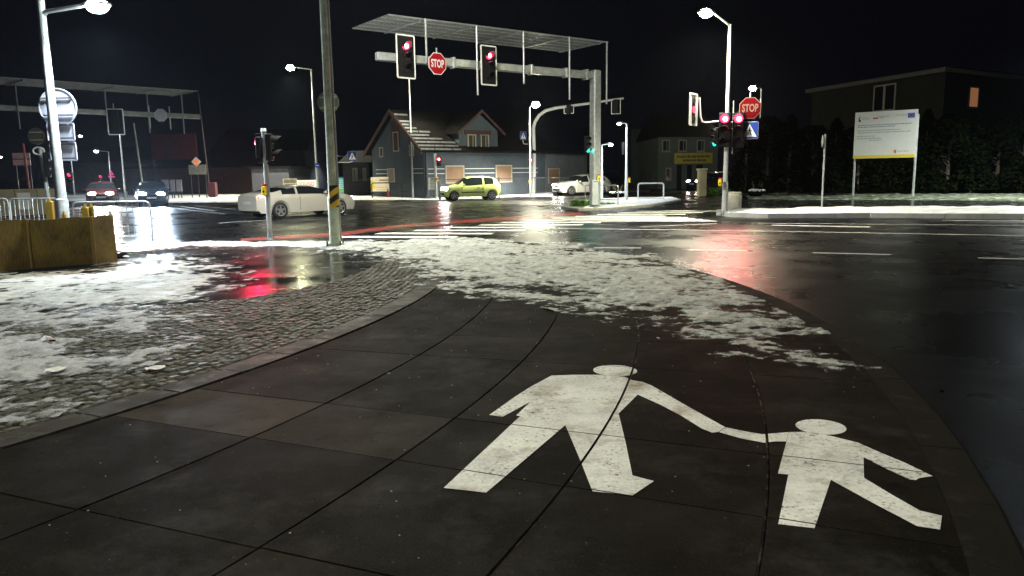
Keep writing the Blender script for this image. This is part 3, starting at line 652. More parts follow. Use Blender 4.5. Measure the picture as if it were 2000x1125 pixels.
railing(gp(1246,392,.03),gp(1296,391,.03),.92,'pale hoop railing standing alone on the island right of the low lamp',white_steel,0,.12,r=.04)
# ---- signals and signs on the right lamp post
yy=bD.y-.25
q=P(1415,254,Y=yy); signal((q.x,q.y,q.z),-.35,'left one of the twin red signals on the right lamp post',0,3,.36,None,'twin red signals on the right post',sig_red,85,gl=RED)
q=P(1442,254,Y=yy); signal((q.x,q.y,q.z),-.35,'right one of the twin red signals, next to the blue crossing sign',0,3,.36,None,'twin red signals on the right post',sig_red,85,gl=RED)
q=P(1397,268,Y=yy+.1); signal((q.x,q.y,q.z),-1.1,'black signal turned aside with a small green glow under the twin red lights',2,3,.2,em=sig_green,pw=4,gl=GRN)
q=P(1354,214,Y=yy); ts=signal((q.x,q.y,q.z),.95,'white bordered signal turned aside on a curved bracket of the right lamp post',1,3,.28,(.72,1.12,mat('pale_plate',(.5,.5,.48),.4)),em=sig_reddim,hoods=False)
c1=P(1368,228,Y=yy+.1);c2=P(1372,238,Y=yy+.1);c3=P(1380,239,Y=yy+.1);c4=P(1412,236,Y=yy+.15); inv=Matrix.Rotation(-.95,4,'Z')@Matrix.Translation(-Vector(q))
obj('bracket',MB().tube([tuple(inv@v) for v in (P(1366,190,Y=yy+.1),c1,c2,c3,c4)],.035,10),white_steel,ts,True)
q=P(1465,211,Y=yy); qq=P(1428,225,Y=yy+.2); stop_sign(q,-.25,'red octagon stop sign on the right lamp post above the crossing sign',.74,None,mat('shaded_red_sheeting',(.13,.003,.006),.7,spec=.03),mat('shaded_white_sheeting',(.24,.15,.13),.7,spec=.03))  # darker copies of the sheeting colours: the sign's dim lighting is painted in
q=P(1464,255,Y=yy); crossing_sign(q,-.40,'blue pedestrian crossing sign under the right-hand stop sign',.6)
q=P(1407,357,Y=yy+.1); button(q,-.5,'yellow crossing button low on the right lamp post')
t=thing('sign_tube','thin grey tube holding the stop sign beside the right lamp post','sign post',tuple(P(1430,300,Y=yy+.15))); z0=P(1430,300,Y=yy+.15).z
obj('tube',MB().tube([(0,0,0),(0,0,P(1430,196,Y=yy).z-z0)],.022,8),galv,t,True)
obj('cross_arm',MB().tube([(-.25,0,1.1),(.85,0,1.1)],.02,8),galv,t)
# bin
q=gp(1432,412,.05); t=thing('litter_bin','round concrete litter bin standing at the foot of the right lamp post','litter bin',q)
obj('bin_body',MB().tube([(0,0,0),(0,0,.1),(0,0,.62),(0,0,.66)],[.25,.29,.31,.27],20),concrete,t,True); obj('bin_rim',MB().tube([(0,0,.66),(0,0,.72)],[.31,.30],20),mat('bin_rim',(.2,.18,.16),.6),t,True)
# ---- left pedestrian pole and its signals
bp=gp(528,468,-.02); tp=P(514,243,Y=bp.y)
T=thing('signal_post','thin grey signal post at the kerb with a yellow button and dark signal heads','signal post',bp)
obj('post',MB().tube([(0,0,0),(0,0,2.75)],.062,16).tube([(0,0,0),(0,0,.02)],.12,16),galv,T,True)
obj('post_cap',MB().tube([(0,0,2.75),(0,0,2.83)],[.075,.06],16),white_steel,T,True)
obj('bolt',MB().tube([(-.09,0,0),(-.09,0,.06)],.012,6).tube([(.09,0,0),(.09,0,.06)],.012,6),dark_metal,T)
obj('bracket',MB().tube([(-.2,-.02,2.68),(.2,-.02,2.68)],.02,6).tube([(-.2,-.02,1.95),(.2,-.02,1.95)],.02,6),black_pl,T)
signal((bp.x+.19,bp.y-.02,2.33),PI/2+.12,'dark signal with two hoods, turned right on the thin kerb post',None,2,.30)
signal((bp.x-.17,bp.y+.03,2.33),-PI/2-.12,'slim dark pedestrian signal on the left of the thin kerb post',0,2,.24,em=sig_red,pw=200,gl=RED,ldir=(2.4,-.6,-1.2),lw=110,lo=(.14,-.10,0),hoods=False)
button((bp.x-.03,bp.y-.05,1.24),-.2,'yellow crossing button with red cap on the thin kerb post')
# ---- tall pole with hazard band
bq=gp(655,479,0); 
T=street_lamp(bq,9.6,(.5,1.6),'tall two tone lamp standard with a yellow and black hazard band beside the kerb',3000,(1.,.97,.80),r=.100,head=.7,spot=177,m=galv_g)
obj('rear_conduit',MB().tube([(.125,.03,.15),(.105,.03,3.),(.085,.03,7.4)],.028,8),galv,T,True)
obj('base_flange',MB().box((0,0,.015),(.36,.36,.03),bev=.008),dark_metal,T)
for sx,sy in ((1,1),(1,-1),(-1,1),(-1,-1)): obj('bolt',MB().tube([(sx*.15,sy*.15,.03),(sx*.15,sy*.15,.11)],.018,8),dark_metal,T)
hzb=bpy.data.materials.new('hazard_stripes'); hzb.use_nodes=True; n=hzb.node_tree.nodes;l=hzb.node_tree.links
tc=n.new('ShaderNodeTexCoord');sx_=n.new('ShaderNodeSeparateXYZ');l.new(tc.outputs['Object'],sx_.inputs[0])
ma=n.new('ShaderNodeMath');ma.operation='MULTIPLY_ADD';l.new(sx_.outputs[0],ma.inputs[0]);ma.inputs[1].default_value=-.75;l.new(sx_.outputs[2],ma.inputs[2])
m2=n.new('ShaderNodeMath');m2.operation='MULTIPLY';l.new(ma.outputs[0],m2.inputs[0]);m2.inputs[1].default_value=3.6
m3=n.new('ShaderNodeMath');m3.operation='FRACT';l.new(m2.outputs[0],m3.inputs[0]);m4=n.new('ShaderNodeMath');m4.operation='GREATER_THAN';l.new(m3.outputs[0],m4.inputs[0]);m4.inputs[1].default_value=.5
mx=n.new('ShaderNodeMix');mx.data_type='RGBA';l.new(m4.outputs[0],mx.inputs[0]);mx.inputs[6].default_value=(.85,.50,.02,1);mx.inputs[7].default_value=(.015,.015,.015,1);l.new(mx.outputs[2],n['Principled BSDF'].inputs['Base Color'])
mb=MB(); vs=[];fs=[]
for i in range(9):
    a=-PI*.62+PI*.72*i/8; vs+=[(.134*math.cos(a),.134*math.sin(a),.88),(.132*math.cos(a),.132*math.sin(a),1.38)]
for i in range(8): fs.append((i*2,i*2+2,i*2+3,i*2+1))
obj('hazard_band',mb.add(vs,fs),hzb,T,True)
def sign_rear(loc,rz,label,outline,m=sign_back,bars=((-.15,),(.15,)),bw=.5,lip=True,name='road_sign'):
    t=thing(name,label,'road sign',loc,rz); obj('sign_back',MB().prism(outline,0,.02),m,t)
    sh=[(x*1.0,z*1.0) for x,z in outline]; inn=[(x*.95,z*.95) for x,z in outline]; obj('rolled_edge',frame_prism(sh,inn,-.018,.0),m,t)
    for (z,) in bars: obj('clamp_bar',MB().box((0,-.03,z),(bw,.03,.035)),dark_metal if m is sign_back else galv,t)
    return t
q=P(641,200,Y=bq.y+.22); sign_rear(q,0,'back of a small dark round sign on the tall striped pole',ngon(.245,28),mat('dark_sign_back',(.16,.17,.13),.5,.2),((.11,),(-.12,)),.38)
# ---- left lamp: sign backs
q=P(113,210,Y=bA.y-.25+.5); sign_rear(q,0,'large round grey sign seen from behind, top of the stack on the left lamp post',ngon(.50,32),sign_back,((.24,),(-.2,)),.8)
q=P(119,258,Y=bA.y+.25); sign_rear(q,0,'upper of the two square sign backs on the left lamp post',rect(.72,.47,.04),sign_back,((.18,),(-.16,)),.6)
q=P(124,296,Y=bA.y+.25); sign_rear(q,0,'lower of the two square sign backs on the left lamp post',rect(.70,.50,.04),sign_back,((.18,),(-.18,)),.6)
# ------------------------------------------------------------------ second gantry, far left
ZB2=5.75; ar=P(390,228,ZB2); al=P(-70,207,ZB2); d2=(al-ar); d2.z=0; L2=d2.length; rz2=math.atan2(-d2.y,-d2.x)
T=thing('signal_gantry','far dim signal gantry with mesh canopy behind the left lamp post','signal gantry',(ar.x,ar.y,0),rz2)
gdk=mat('shaded_steel',(.16,.17,.16),.6,.2,var=.25,vs=3)  # galvanised steel with the far gantry's dimmer light put into its colour
obj('beam',MB().box((-L2/2,0,ZB2),(L2,.24,.32),bev=.03),gdk,T,True)
obj('column',MB().box((-L2+.3,0,ZB2/2),(.38,.34,ZB2-.32),bev=.03),galv,T,True)
def lc(p,o,rz): d=Vector(p)-o; c,s=math.cos(-rz),math.sin(-rz); return (d.x*c-d.y*s,d.x*s+d.y*c)
c0=lc(P(400,177,ZC),Vector((ar.x,ar.y,0)),rz2); c1=lc(P(0,153,ZC),Vector((ar.x,ar.y,0)),rz2)
xbs=[lc(P(px,py,ZC),Vector((ar.x,ar.y,0)),rz2)[0] for px,py in ((15,166),(192,176),(275,181),(350,184))]
canopy(T,-L2,min(c0[0],1.2),-2.,1.6,ZC,xbs,[(x,ZB2-1.2) for x in xbs],gdk)
for px in (228,318,372): 
    x=lc(P(px,220,ZB2),Vector((ar.x,ar.y,0)),rz2)[0]; obj('hanger',MB().tube([(x,.25,ZB2-.9),(x,.25,ZB2+.6)],.035,8),galv,T,True)
q=P(226,238,Y=44.6); signal(q,PI+.2,'dark back of a signal hanging from the far left gantry',None,3,.34,(.9,1.5))
q=P(314,225,Y=48.5); sign_rear(q,0,'back of a round sign hanging from the far left gantry',ngon(.42,8,PI/8),galv)
# ------------------------------------------------------------------ curved mast arm behind the gantry
bm_=gp(1040,380,0); T=thing('signal_mast','white signal mast with a long curved arm reaching right behind the gantry','signal mast',bm_)
def lp(px,py,Y=bm_.y): p=P(px,py,Y=Y)-bm_; return (p.x,p.y,p.z)
obj('mast',MB().tube([(.1,0,0),lp(1043,300),lp(1042,250)],[.16,.14,.12],14),white_steel,T,True)
obj('curved_arm',MB().tube([lp(1042,250),lp(1045,238),lp(1053,225),lp(1066,216),lp(1085,211),lp(1110,207.5),lp(1150,202),lp(1190,196),lp(1218,192)],[.12,.12,.12,.115,.11,.10,.09,.08,.07],12),white_steel,T,True)
q=P(1111,214,Y=55.8); signal(q,PI-.3,'hanging signal seen from behind, left one on the curved arm',None,2,.3,(.75,.6))
q=P(1203,208,Y=55.8); signal(q,PI-.3,'dim hanging signal seen from behind at the tip of the curved arm',None,3,.3,(.7,1.1))
q=P(1022,265,Y=55.5); t=crossing_sign(q,.7,'small blue sign on a curved bracket left of the white mast',.6); obj('bracket',MB().tube([(0,.06,-.3),(.1,.1,-.55),(.35,.3,-.58),(.7,.3,-.58)],.03,8),white_steel,t,True)
q=P(1036,313,Y=55.3); signal((q.x,q.y,q.z-.1),0,'small red pedestrian light on the white curved mast',0,2,.24,em=sig_red,pw=8,gl=RED)
q=P(1034,355,Y=55.5); button(q,0,'yellow crossing button on the white curved mast')
q=P(1228,352,Y=gp(1223,391).y-.1); button(q,.6,'yellow crossing button on the low lamp post of the island')
q=P(1222,290,Y=gp(1223,391).y-.1); signal((q.x-.05,q.y,q.z),PI/2+.4,'dark hooded signal on the low lamp post of the island',None,3,.2)
# ---- far pedestrian post at (878,388)
q=gp(852,388,0); T=thing('signal_post','far grey signal post left of the green car','signal post',q); obj('post',MB().tube([(0,0,0),(0,0,2.85)],.08,12),galv,T,True); obj('post_cap',MB().tube([(0,0,2.85),(0,0,2.92)],.09,12),galv,T,True)
p_=P(856.5,312,Y=q.y-.1); signal((p_.x+.02,p_.y,p_.z-.1),-.1,'small red pedestrian light on the far post left of the green car',0,2,.26,em=sig_red,pw=8,gl=RED)
p_=P(853.5,350,Y=q.y-.1); button(p_,.3,'pale yellow crossing button on the far post left of the green car')
q=gp(825,383,0); T=thing('sign_post','far sign post with a small white disc standing by the grey cabinet','sign post',q); obj('post',MB().tube([(0,0,0),(0,0,4.75)],.05,10),galv,T,True)
p_=P(823,279,Y=q.y-.1); z=p_.z; obj('sign_disc',MB().prism(ngon(.28,20,0,-.05,z),-.08,-.06),white_p,T); z=P(823,306,Y=q.y).z; obj('name_plate',MB().prism(rect(.75,.15,0,4,-.05,z),-.08,-.06),white_p,T)
# crossing sign on bracket left of the house
q=gp(661,385,0); T=thing('sign_post','slim grey post with a curved bracket carrying the far blue crossing sign','sign post',q); zt=P(657,300,Y=q.y).z
obj('post',MB().tube([(0,0,0),(-.0,0,zt)],.07,10),galv,T,True); p_=P(688,305,Y=q.y); x=p_.x-q.x
obj('bracket',MB().tube([(0,0,p_.z-.45),(x-.2,0,p_.z-.45),(x-.02,.03,p_.z-.38),(x,.03,p_.z)],.035,8),galv,T,True)
crossing_sign((p_.x,p_.y-.03,p_.z),0,'far blue pedestrian crossing sign on a bracket above the teal board',.68)
q=P(619.5,323,Y=bB.y-.15); t=thing('round_sign','small round blue sign on the slim lamp post left of the striped pole','road sign',q); obj('sign_face',MB().prism(ngon(.19,20),-.01,.01),blue_p,t); obj('white_bar',MB().box((0,-.012,0),(.24,.004,.03)),white_p,t)
# thin post right
q=gp(1605,406,.1); T=thing('sign_post','thin pole with an edge-on round sign standing in the snow bank','sign post',q); z=P(1606,262,Y=q.y).z
obj('post',MB().tube([(0,0,0),(0,0,z-.1)],.035,10),galv,T,True); obj('sign_disc',MB().add(*[(lambda o:([(x*.25-.1,y+x*.95*1.,zz) for x,y,zz in o.v],o.f))(MB().prism(ngon(.22,24,0,0,z-.35),-.01,.01))][0]),galv,T)
# ------------------------------------------------------------------ billboard right
a=gp(1665,383,.06); b=gp(1782,384,.06); d=b-a; T=thing('project_billboard','large white information billboard with a yellow bottom stripe on two posts','billboard',a,math.atan2(d.y,d.x)); L=d.length
def bl(px,py):      # pixel -> billboard plane (u,z)
    q=P(px,py,Y=40.); n_=Vector((-d.y,d.x)); k=(a.x*n_.x+a.y*n_.y)/(q.x*n_.x+q.y*n_.y); z=H+(q.z-H)*k; p=Vector((q.x*k-a.x,q.y*k-a.y)); return p.dot(Vector((d.x,d.y)).normalized()),z-a.z
u0,zt0=bl(1675,222);u1,zt1=bl(1789,211); _,zb0=bl(1669,310)
for u,zt in ((0,zt0-.5),(L,zt1-.3)): obj('post',MB().box((u,.08,zt/2),(.10,.10,zt),bev=.015),galv,T)
U0,U1,Z0,Z1=-.08,L-.0,zb0,(zt0+zt1)/2; 
obj('panel',MB().prism([(U0,Z0),(U1,Z0),(U1,Z1),(U0,Z1)],-.01,.02),mat('billboard_white',(.80,.82,.80),.45,var=.03),T)
obj('bottom_stripe',MB().prism([(U0+.01,Z0+.01),(U1-.01,Z0+.01),(U1-.01,Z0+.17),(U0+.01,Z0+.17)],-.014,-.0105),mat('stripe_yellow',(.85,.68,.05),.5),T)
inkg=mat('grey_ink',(.30,.32,.34),.6); inkb=mat('blue_ink',(.12,.16,.28),.6)
WB=U1-U0; Hh=Z1-Z0
def lay(fx,fz): return (U0+WB*fx,-.0125,Z0+Hh*fz)
obj('eu_flag',MB().prism([(U0+WB*.85,Z0+Hh*.83),(U0+WB*.955,Z0+Hh*.83),(U0+WB*.955,Z0+Hh*.93),(U0+WB*.85,Z0+Hh*.93)],-.014,-.0105),mat('flag_blue',(.02,.05,.5),.5),T)
mb=MB(); fc=(U0+WB*.9025,Z0+Hh*.88)
for k in range(12): mb.prism(ngon(.013,5,PI/2,fc[0]+.09*math.cos(k*PI/6),fc[1]+.09*math.sin(k*PI/6)),-.017,-.0145)
obj('flag_stars',mb,mat('star_yellow',(.9,.75,.05),.5),T)
obj('polish_flag',MB().prism([(U0+WB*.29,Z0+Hh*.84),(U0+WB*.375,Z0+Hh*.84),(U0+WB*.385,Z0+Hh*.87),(U0+WB*.30,Z0+Hh*.87)],-.014,-.0105),mat('flag_red',(.65,.02,.05),.5),T)
obj('funds_logo',MB().prism([(U0+WB*.06,Z0+Hh*.79),(U0+WB*.095,Z0+Hh*.79),(U0+WB*.10,Z0+Hh*.83),(U0+WB*.075,Z0+Hh*.86),(U0+WB*.095,Z0+Hh*.92),(U0+WB*.06,Z0+Hh*.88)],-.014,-.0105),mat('logo_dark',(.05,.12,.16),.5),T)
obj('crest',MB().prism([(U0+WB*.665,Z0+Hh*.17),(U0+WB*.70,Z0+Hh*.17),(U0+WB*.705,Z0+Hh*.12),(U0+WB*.685,Z0+Hh*.09),(U0+WB*.66,Z0+Hh*.12)],-.014,-.0105),mat('crest_red',(.5,.2,.15),.5),T)
for s,sz,fx,fz,sx in (('Fundusze',.085,.17,.88,1),('Europejskie',.085,.18,.85,1),('Rzeczpospolita',.085,.47,.89,1),('Polska',.085,.44,.86,1),('Unia Europejska',.085,.75,.90,1)):
    text(s,sz,inkg,T,lay(fx,fz),sx=sx)
def wordline(fx0,fx1,fz,m,hh=.05,seed=0):
    rr=random.Random(seed); mb=MB(); x=fx0
    while x<fx1:
        w_=rr.uniform(.02,.06); w_=min(w_,fx1-x); mb.prism(rect(WB*w_,hh,0,4,U0+WB*(x+w_/2),Z0+Hh*fz),-.0125,-.0105); x+=w_+.012
    obj('text_line',mb,m,T)
for i,(x0,x1,fz,m_) in enumerate(((.05,.92,.715,inkb),(.05,.66,.675,inkb),(.05,.76,.60,inkg),(.05,.90,.555,inkg),(.04,.34,.48,inkg),(.05,.46,.43,inkg),(.26,.46,.39,inkg),(.73,.90,.14,inkg))): wordline(x0,x1,fz,m_,.035,i)
# ------------------------------------------------------------------ buildings
def plane_uv(px,py,A,D):
    q=P(px,py,Y=40.); n_=Vector((-D.y,D.x)); k=(A.x*n_.x+A.y*n_.y)/(q.x*n_.x+q.y*n_.y); z=H+(q.z-H)*k
    return Vector((q.x*k-A.x,q.y*k-A.y)).dot(D),z
def window(par,u,z,wd,hh,fr,gl,sill=True,mull=1,y=0.,shutter=None):
    w_=MB(); f=obj('window',frame_prism([(u-wd/2,z-hh/2),(u+wd/2,z-hh/2),(u+wd/2,z+hh/2),(u-wd/2,z+hh/2)],[(u-wd/2+.1,z-hh/2+.1),(u+wd/2-.1,z-hh/2+.1),(u+wd/2-.1,z+hh/2-.1),(u-wd/2+.1,z+hh/2-.1)],y-.05,y+.03),fr,par)
    if shutter:
        mb=MB(); n=int(hh/.09)
        for k in range(n): zz=z-hh/2+.06+(hh-.12)*(k+.5)/n; mb.box((u,y-.02,zz),(wd-.14,.03,(hh-.12)/n*.86))
        obj('shutter',mb,shutter,f)
    else:
        obj('pane',MB().prism(rect(wd-.16,hh-.16,0,4,u,z),y-.02,y-.01),gl,f)
        if mull: obj('mullion',MB().box((u+wd*.12,y-.035,z),(.05,.03,hh-.18)),fr,f)
    if sill: obj('sill',MB().box((u,y-.10,z-hh/2-.03),(wd+.12,.16,.05)),fr,f)
    return f
stucco_b=mat('blue_grey_render',(.045,.060,.080),.85,var=.15,vs=1.5,bump=.006,bs=30); trim_red=mat('red_brown_trim',(.034,.008,.006),.7,var=.2)
cream=mat('cream_frame',(.30,.275,.23),.6); shut_m=mat('orange_shutter',(.22,.125,.065),.6,var=.1); roof_m=mat('dark_snowy_tiles',(.006,.005,.005),.95,col2=(.011,.010,.010),vs=5,spec=.08)
line_w=mat('white_band',(.6,.62,.62),.6)
A=P(830,385,Y=50.); A.z=0; B=P(1068,385,Y=57.); B.z=0; D=Vector((B.x-A.x,B.y-A.y)); LF=D.length; D.normalize(); Nn=Vector((-D.y,D.x)) # away
TH=thing('gabled_house','blue grey gabled house with red trim, snowy roof and orange shutters','house',A,math.atan2(D.y,D.x))
WD=6.8; ze=3.35; zr=5.9
ru=lambda px,py: plane_uv(px,py,Vector((A.x,A.y)),D)
du0=ru(897,280)[0]; du1=ru(972,280)[0]; dap=ru(935,216)[1]; dsh=ru(897,252)[1]
# walls
mb=MB(); mb.prism([(0,-.1),(LF,-.1),(LF,ze),(du1,ze),(du1,dsh),((du0+du1)/2,dap-.15),(du0,dsh),(du0,ze),(0,ze)],0,.3); obj('wall',mb,stucco_b,TH)
mb=MB(); mb.add([(0.0,.3,-.1),(.3,.3,-.1),(.3,WD,-.1),(0,WD,-.1),(0,.3,ze),(.3,.3,ze),(.3,WD,ze),(0,WD,ze),(0,WD/2,zr),(.3,WD/2,zr)],[(0,4,8,7,3),(1,2,6,9,5),(4,5,9,8),(8,9,6,7),(0,1,5,4),(3,7,6,2)]); obj('gable_wall',mb,stucco_b,TH)
mb=MB(); mb.box((LF-.15,WD/2+.2,ze/2),(.3,WD-.3,ze)).box((LF/2,WD-.15,ze/2),(LF-.7,.3,ze)); obj('rear_wall',mb,stucco_b,TH)
# roof: tile courses with snow between
oh=.45; sl=(zr-ze)/(WD/2); 
mb=MB()
def roofy(y): return zr+.12-abs(y-WD/2)*sl
for side in (0,1):
    y0=-oh if not side else WD+oh; y1=WD/2
    mb.add([(-oh,y0,roofy(y0)),(LF+.3,y0,roofy(y0)),(LF+.3,y1,roofy(y1)),(-oh,y1,roofy(y1)),(-oh,y0,roofy(y0)-.12),(LF+.3,y0,roofy(y0)-.12),(LF+.3,y1,roofy(y1)-.12),(-oh,y1,roofy(y1)-.12)],[(0,1,2,3),(7,6,5,4),(0,4,5,1),(1,5,6,2),(3,7,4,0)])
rf_=obj('roof',mb,roof_m,TH)
mb=MB(); ncr=11
for k in range(ncr):
    y=-oh+.06+(WD/2+oh-.3)*k/ncr; x1=du0-.1 if y<2.6 else du0+.6; x=-oh+.05
    lim=x1-(k*.28 if k>2 else 0)
    while x<lim:
        w_=random.uniform(.5,1.3); w_=min(w_,lim-x)
        if random.random()<1.0-.045*k: mb.add([(x,y,roofy(y)+.012),(x+w_,y,roofy(y)+.012),(x+w_,y+.12-.006*k,roofy(y+.12)+.03),(x,y+.12-.006*k,roofy(y+.12)+.03),(x,y,roofy(y)-.02),(x+w_,y,roofy(y)-.02)],[(0,1,2,3),(4,5,1,0)])
        x+=w_+random.uniform(0,.08)
obj('snow_rows',mb,mat('thin_roof_snow',(.10,.10,.11),.7,var=.3,vs=4),rf_)
# dormer roof
um=(du0+du1)/2; hw=(du1-du0)/2+.35; dsl=(dap-dsh)/((du1-du0)/2); zd=dap+.05; 
mb=MB()
for sx in(-1,1):
    x0=um+sx*hw; z0=zd-hw*dsl; mb.add([(um,-.4,zd),(x0,-.4,z0),(x0,2.6,z0),(um,3.2,zd),(um,-.4,zd-.12),(x0,-.4,z0-.12),(x0,2.6,z0-.12),(um,3.2,zd-.12)],[(0,1,2,3),(7,6,5,4),(0,4,5,1),(1,5,6,2)])
obj('gable_roof',mb,roof_m,TH)
mb=MB(); hb=.16
for sx in(-1,1):
    x0=um+sx*hw; z0=zd-hw*dsl; mb.prism([(um,zd),(x0,z0),(x0,z0-hb),(um,zd-hb-.05)] ,-.46,-.41)
obj('barge_board',mb,trim_red,TH)
mb=MB(); mb.box((du0+.15,1.4,ze+.55),(.3,2.2,1.1)); mb.box((du1-.15,1.4,ze+.55),(.3,2.2,1.1)); obj('gable_side_wall',mb,stucco_b,TH)
# gable trims (in the plane x=-oh)
mb=MB()
for s_ in (-1,1):
    ya=WD/2; yb=WD/2+s_*(WD/2+oh); mb.add([(-oh-.05,ya,zr+.14),(-oh-.05,yb,roofy(yb)+.02),(-oh-.05,yb,roofy(yb)-.26),(-oh-.05,ya,zr-.18),(-oh,ya,zr+.14),(-oh,yb,roofy(yb)+.02),(-oh,yb,roofy(yb)-.26),(-oh,ya,zr-.18)],[(0,1,2,3),(4,7,6,5),(0,4,5,1),(3,2,6,7),(1,5,6,2)])
obj('barge_board',mb,trim_red,TH)
mb=MB(); mb.add([(-.03,WD/2-.55,ze+.1),(-.03,WD/2+.55,ze+.1),(-.03,WD/2+.55,zr-.75),(-.03,WD/2,zr-.2),(-.03,WD/2-.55,zr-.75)],[(0,1,2,3,4)]); obj('gable_panel',mb,trim_red,TH)
# facade windows
red_s=trim_red
for cpx in (921,946):
    u,zt=ru(cpx,261.5); _,zb_=ru(cpx,290); window(TH,u,(zt+zb_)/2,.74,zt-zb_,cream,mat('dim_window_glass',(.05,.05,.04),.15))
uL,z1=ru(907,254); uR,_=ru(958,254); _,z0=ru(907,262); obj('lintel_trim',MB().box(((uL+uR)/2,-.04,(z0+z1)/2),(uR-uL,.08,z1-z0)),trim_red,TH)
for a_,b_,t_,bo in ((869,907,323,358),(967,1000,322,356)):
    u0_,zt=ru(a_,t_);u1_,zb_=ru(b_,bo); window(TH,(u0_+u1_)/2,(zt+zb_)/2,u1_-u0_,zt-zb_,cream,None,False,0,shutter=shut_m)
u0_,zt=ru(1058,320);u1_,zb_=ru(1066,350); 
for yy_ in (329.5,338.5):
    for p0,p1 in ((836,868),(908,966),(1001,1050)):
        ua,za=ru(p0,yy_);ub,_=ru(p1,yy_); zz=ru(900,yy_)[1]; obj('white_band',MB().box(((ua+ub)/2,-.015,zz),(ub-ua,.03,.045)),line_w,TH)
u_,_=ru(833,340); obj('downpipe',MB().tube([(.12,-.06,.2),(.12,-.06,ze)],.07,8),dark_metal,TH,True)
# gable windows: helper mapping on the plane x=0
def gwin(yc,zc,wd,hh,gl,sh=None):
    mb=frame_prism(rect(wd,hh,0,4,yc,zc),rect(wd-.16,hh-.16,0,4,yc,zc),-.05,.03); mb.v=[(y,x,z) for x,y,z in mb.v]; f=obj('window',mb,cream,TH)
    mb=MB().prism(rect(wd-.1,hh-.1,0,4,yc,zc),-.02,-.01); mb.v=[(y,x,z) for x,y,z in mb.v]; obj('pane',mb,gl,f); return f
gwd=mat('dim_window_glass',(.05,.05,.04),.15)
gwin(WD*.5,3.85,.75,1.35,gwd); gwin(WD*.21,3.2,.55,.75,gwd); gwin(WD*.80,3.2,.5,.7,gwd); gwin(WD*.62,1.55,.95,1.0,mat('dull_blind',(.18,.15,.12),.7))
for z_ in (1.97,1.68):
    for yc_,wy_ in ((.75,1.3),(5.5,1.6)): obj('white_band',MB().box((-.015,yc_,z_),(.03,wy_,.04)),line_w,TH)
# low wing with flat eave right of the house
C=P(1068,385,Y=56.6);C.z=0; E_=P(1150,385,Y=60.);E_.z=0; DD=(E_-C); Lw=DD.length
T=thing('low_wing','dark low extension with a boarded window behind the white car','outbuilding',C,math.atan2(DD.y,DD.x))
obj('wall',MB().box((Lw/2+.1,3,1.5),(Lw-.1,5.6,3.),bev=.02),mat('dark_render',(.10,.115,.13),.9,var=.15),T); obj('flat_roof',MB().box((Lw/2+.1,3,3.1),(Lw+.4,6.2,.2)),roof_m,T)
window(T,1.0,1.35,1.3,1.15,cream,None,False,0,y=.2,shutter=shut_m)
# dark neighbour left of the house
def block(name,label,pxl,pxr,pytop,Y,depth,m,mroof,wins=(),gm=None,cat='house',roofh=0.,Y2=None):
    A_=P(pxl,380,Y=Y);A_.z=0;B_=P(pxr,380,Y=Y2 or Y);B_.z=0; zt=P(pxl,pytop,Y=Y).z; d_=B_-A_; L=d_.length
    T=thing(name,label,cat,A_,math.atan2(d_.y,d_.x)); obj('wall',MB().box((L/2,depth/2,zt/2),(L,depth,zt)),m,T)
    if roofh: 
        rf=MB(); rf.add([(-.3,-.3,zt+.01),(L+.3,-.3,zt+.01),(L+.3,depth+.3,zt+.01),(-.3,depth+.3,zt+.01),(-.0,depth/2,zt+roofh),(L,depth/2,zt+roofh)],[(0,1,5,4),(2,3,4,5),(1,2,5),(3,0,4),(3,2,1,0)]); obj('roof',rf,mroof,T)
    else: obj('roof',MB().box((L/2,depth/2,zt+.1),(L+.4,depth+.4,.2)),mroof,T)
    Ax=Vector((A_.x,A_.y)); Dx=Vector((d_.x,d_.y)).normalized()
    for (x0,x1,y0,y1,gl) in wins:
        ua,za=plane_uv(x0,y0,Ax,Dx);ub,zb_=plane_uv(x1,y1,Ax,Dx); window(T,(ua+ub)/2,(za+zb_)/2,abs(ub-ua),abs(za-zb_),gm or cream,gl,y=-.0)
    return T,Ax,Dx,zt
dkw=mat('dark_wall',(.025,.025,.028),.9,var=.2,spec=.1); gwd2=mat('dark_window',(.02,.02,.025),.15)
block('annexe','dark low annexe left of the gabled house with two dull windows',672,722,318,58,6,dkw,roof_m,((688,699,328,352,gwd),(708,716,328,352,gwd)),mat('dull_frame',(.09,.085,.08),.7),cat='outbuilding',roofh=1.)
block('shed','pale flat roofed shed behind the moving silver car',494,566,330,66,7,mat('shed_wall',(.055,.055,.07),.8,var=.15),roof_m,cat='outbuilding')
block('dark_house','dark unlit house far behind the moving silver car',420,600,296,80,9,dkw,roof_m,roofh=2.5)
block('dark_building','tall dark building left of the house with the yellow banner',1232,1284,252,86,9,mat('greenish_wall',(.05,.07,.065),.9,var=.15),dkw)
T,Ax,Dx,zt=block('far_house','dim greenish two storey house with a long yellow banner','house' and 1284,1400,268,66,10,mat('far_house_wall',(.10,.125,.11),.9,var=.15,vs=.7),roof_m,((1293,1308,273,296,gwd2),(1325,1341,273,296,gwd2),(1361,1376,273,296,gwd2),(1300,1311,328,352,gwd2)),roofh=2.2)
ua,za=plane_uv(1317,299,Ax,Dx);ub,zb_=plane_uv(1391,319,Ax,Dx); bw_=ub-ua
obj('banner',MB().prism([(ua,zb_),(ub,zb_),(ub,za),(ua,za)],-.06,-.03),mat('banner_yellow',(.48,.42,.06),.6,var=.1),T)
bi=mat('banner_ink',(.10,.05,.02),.7)
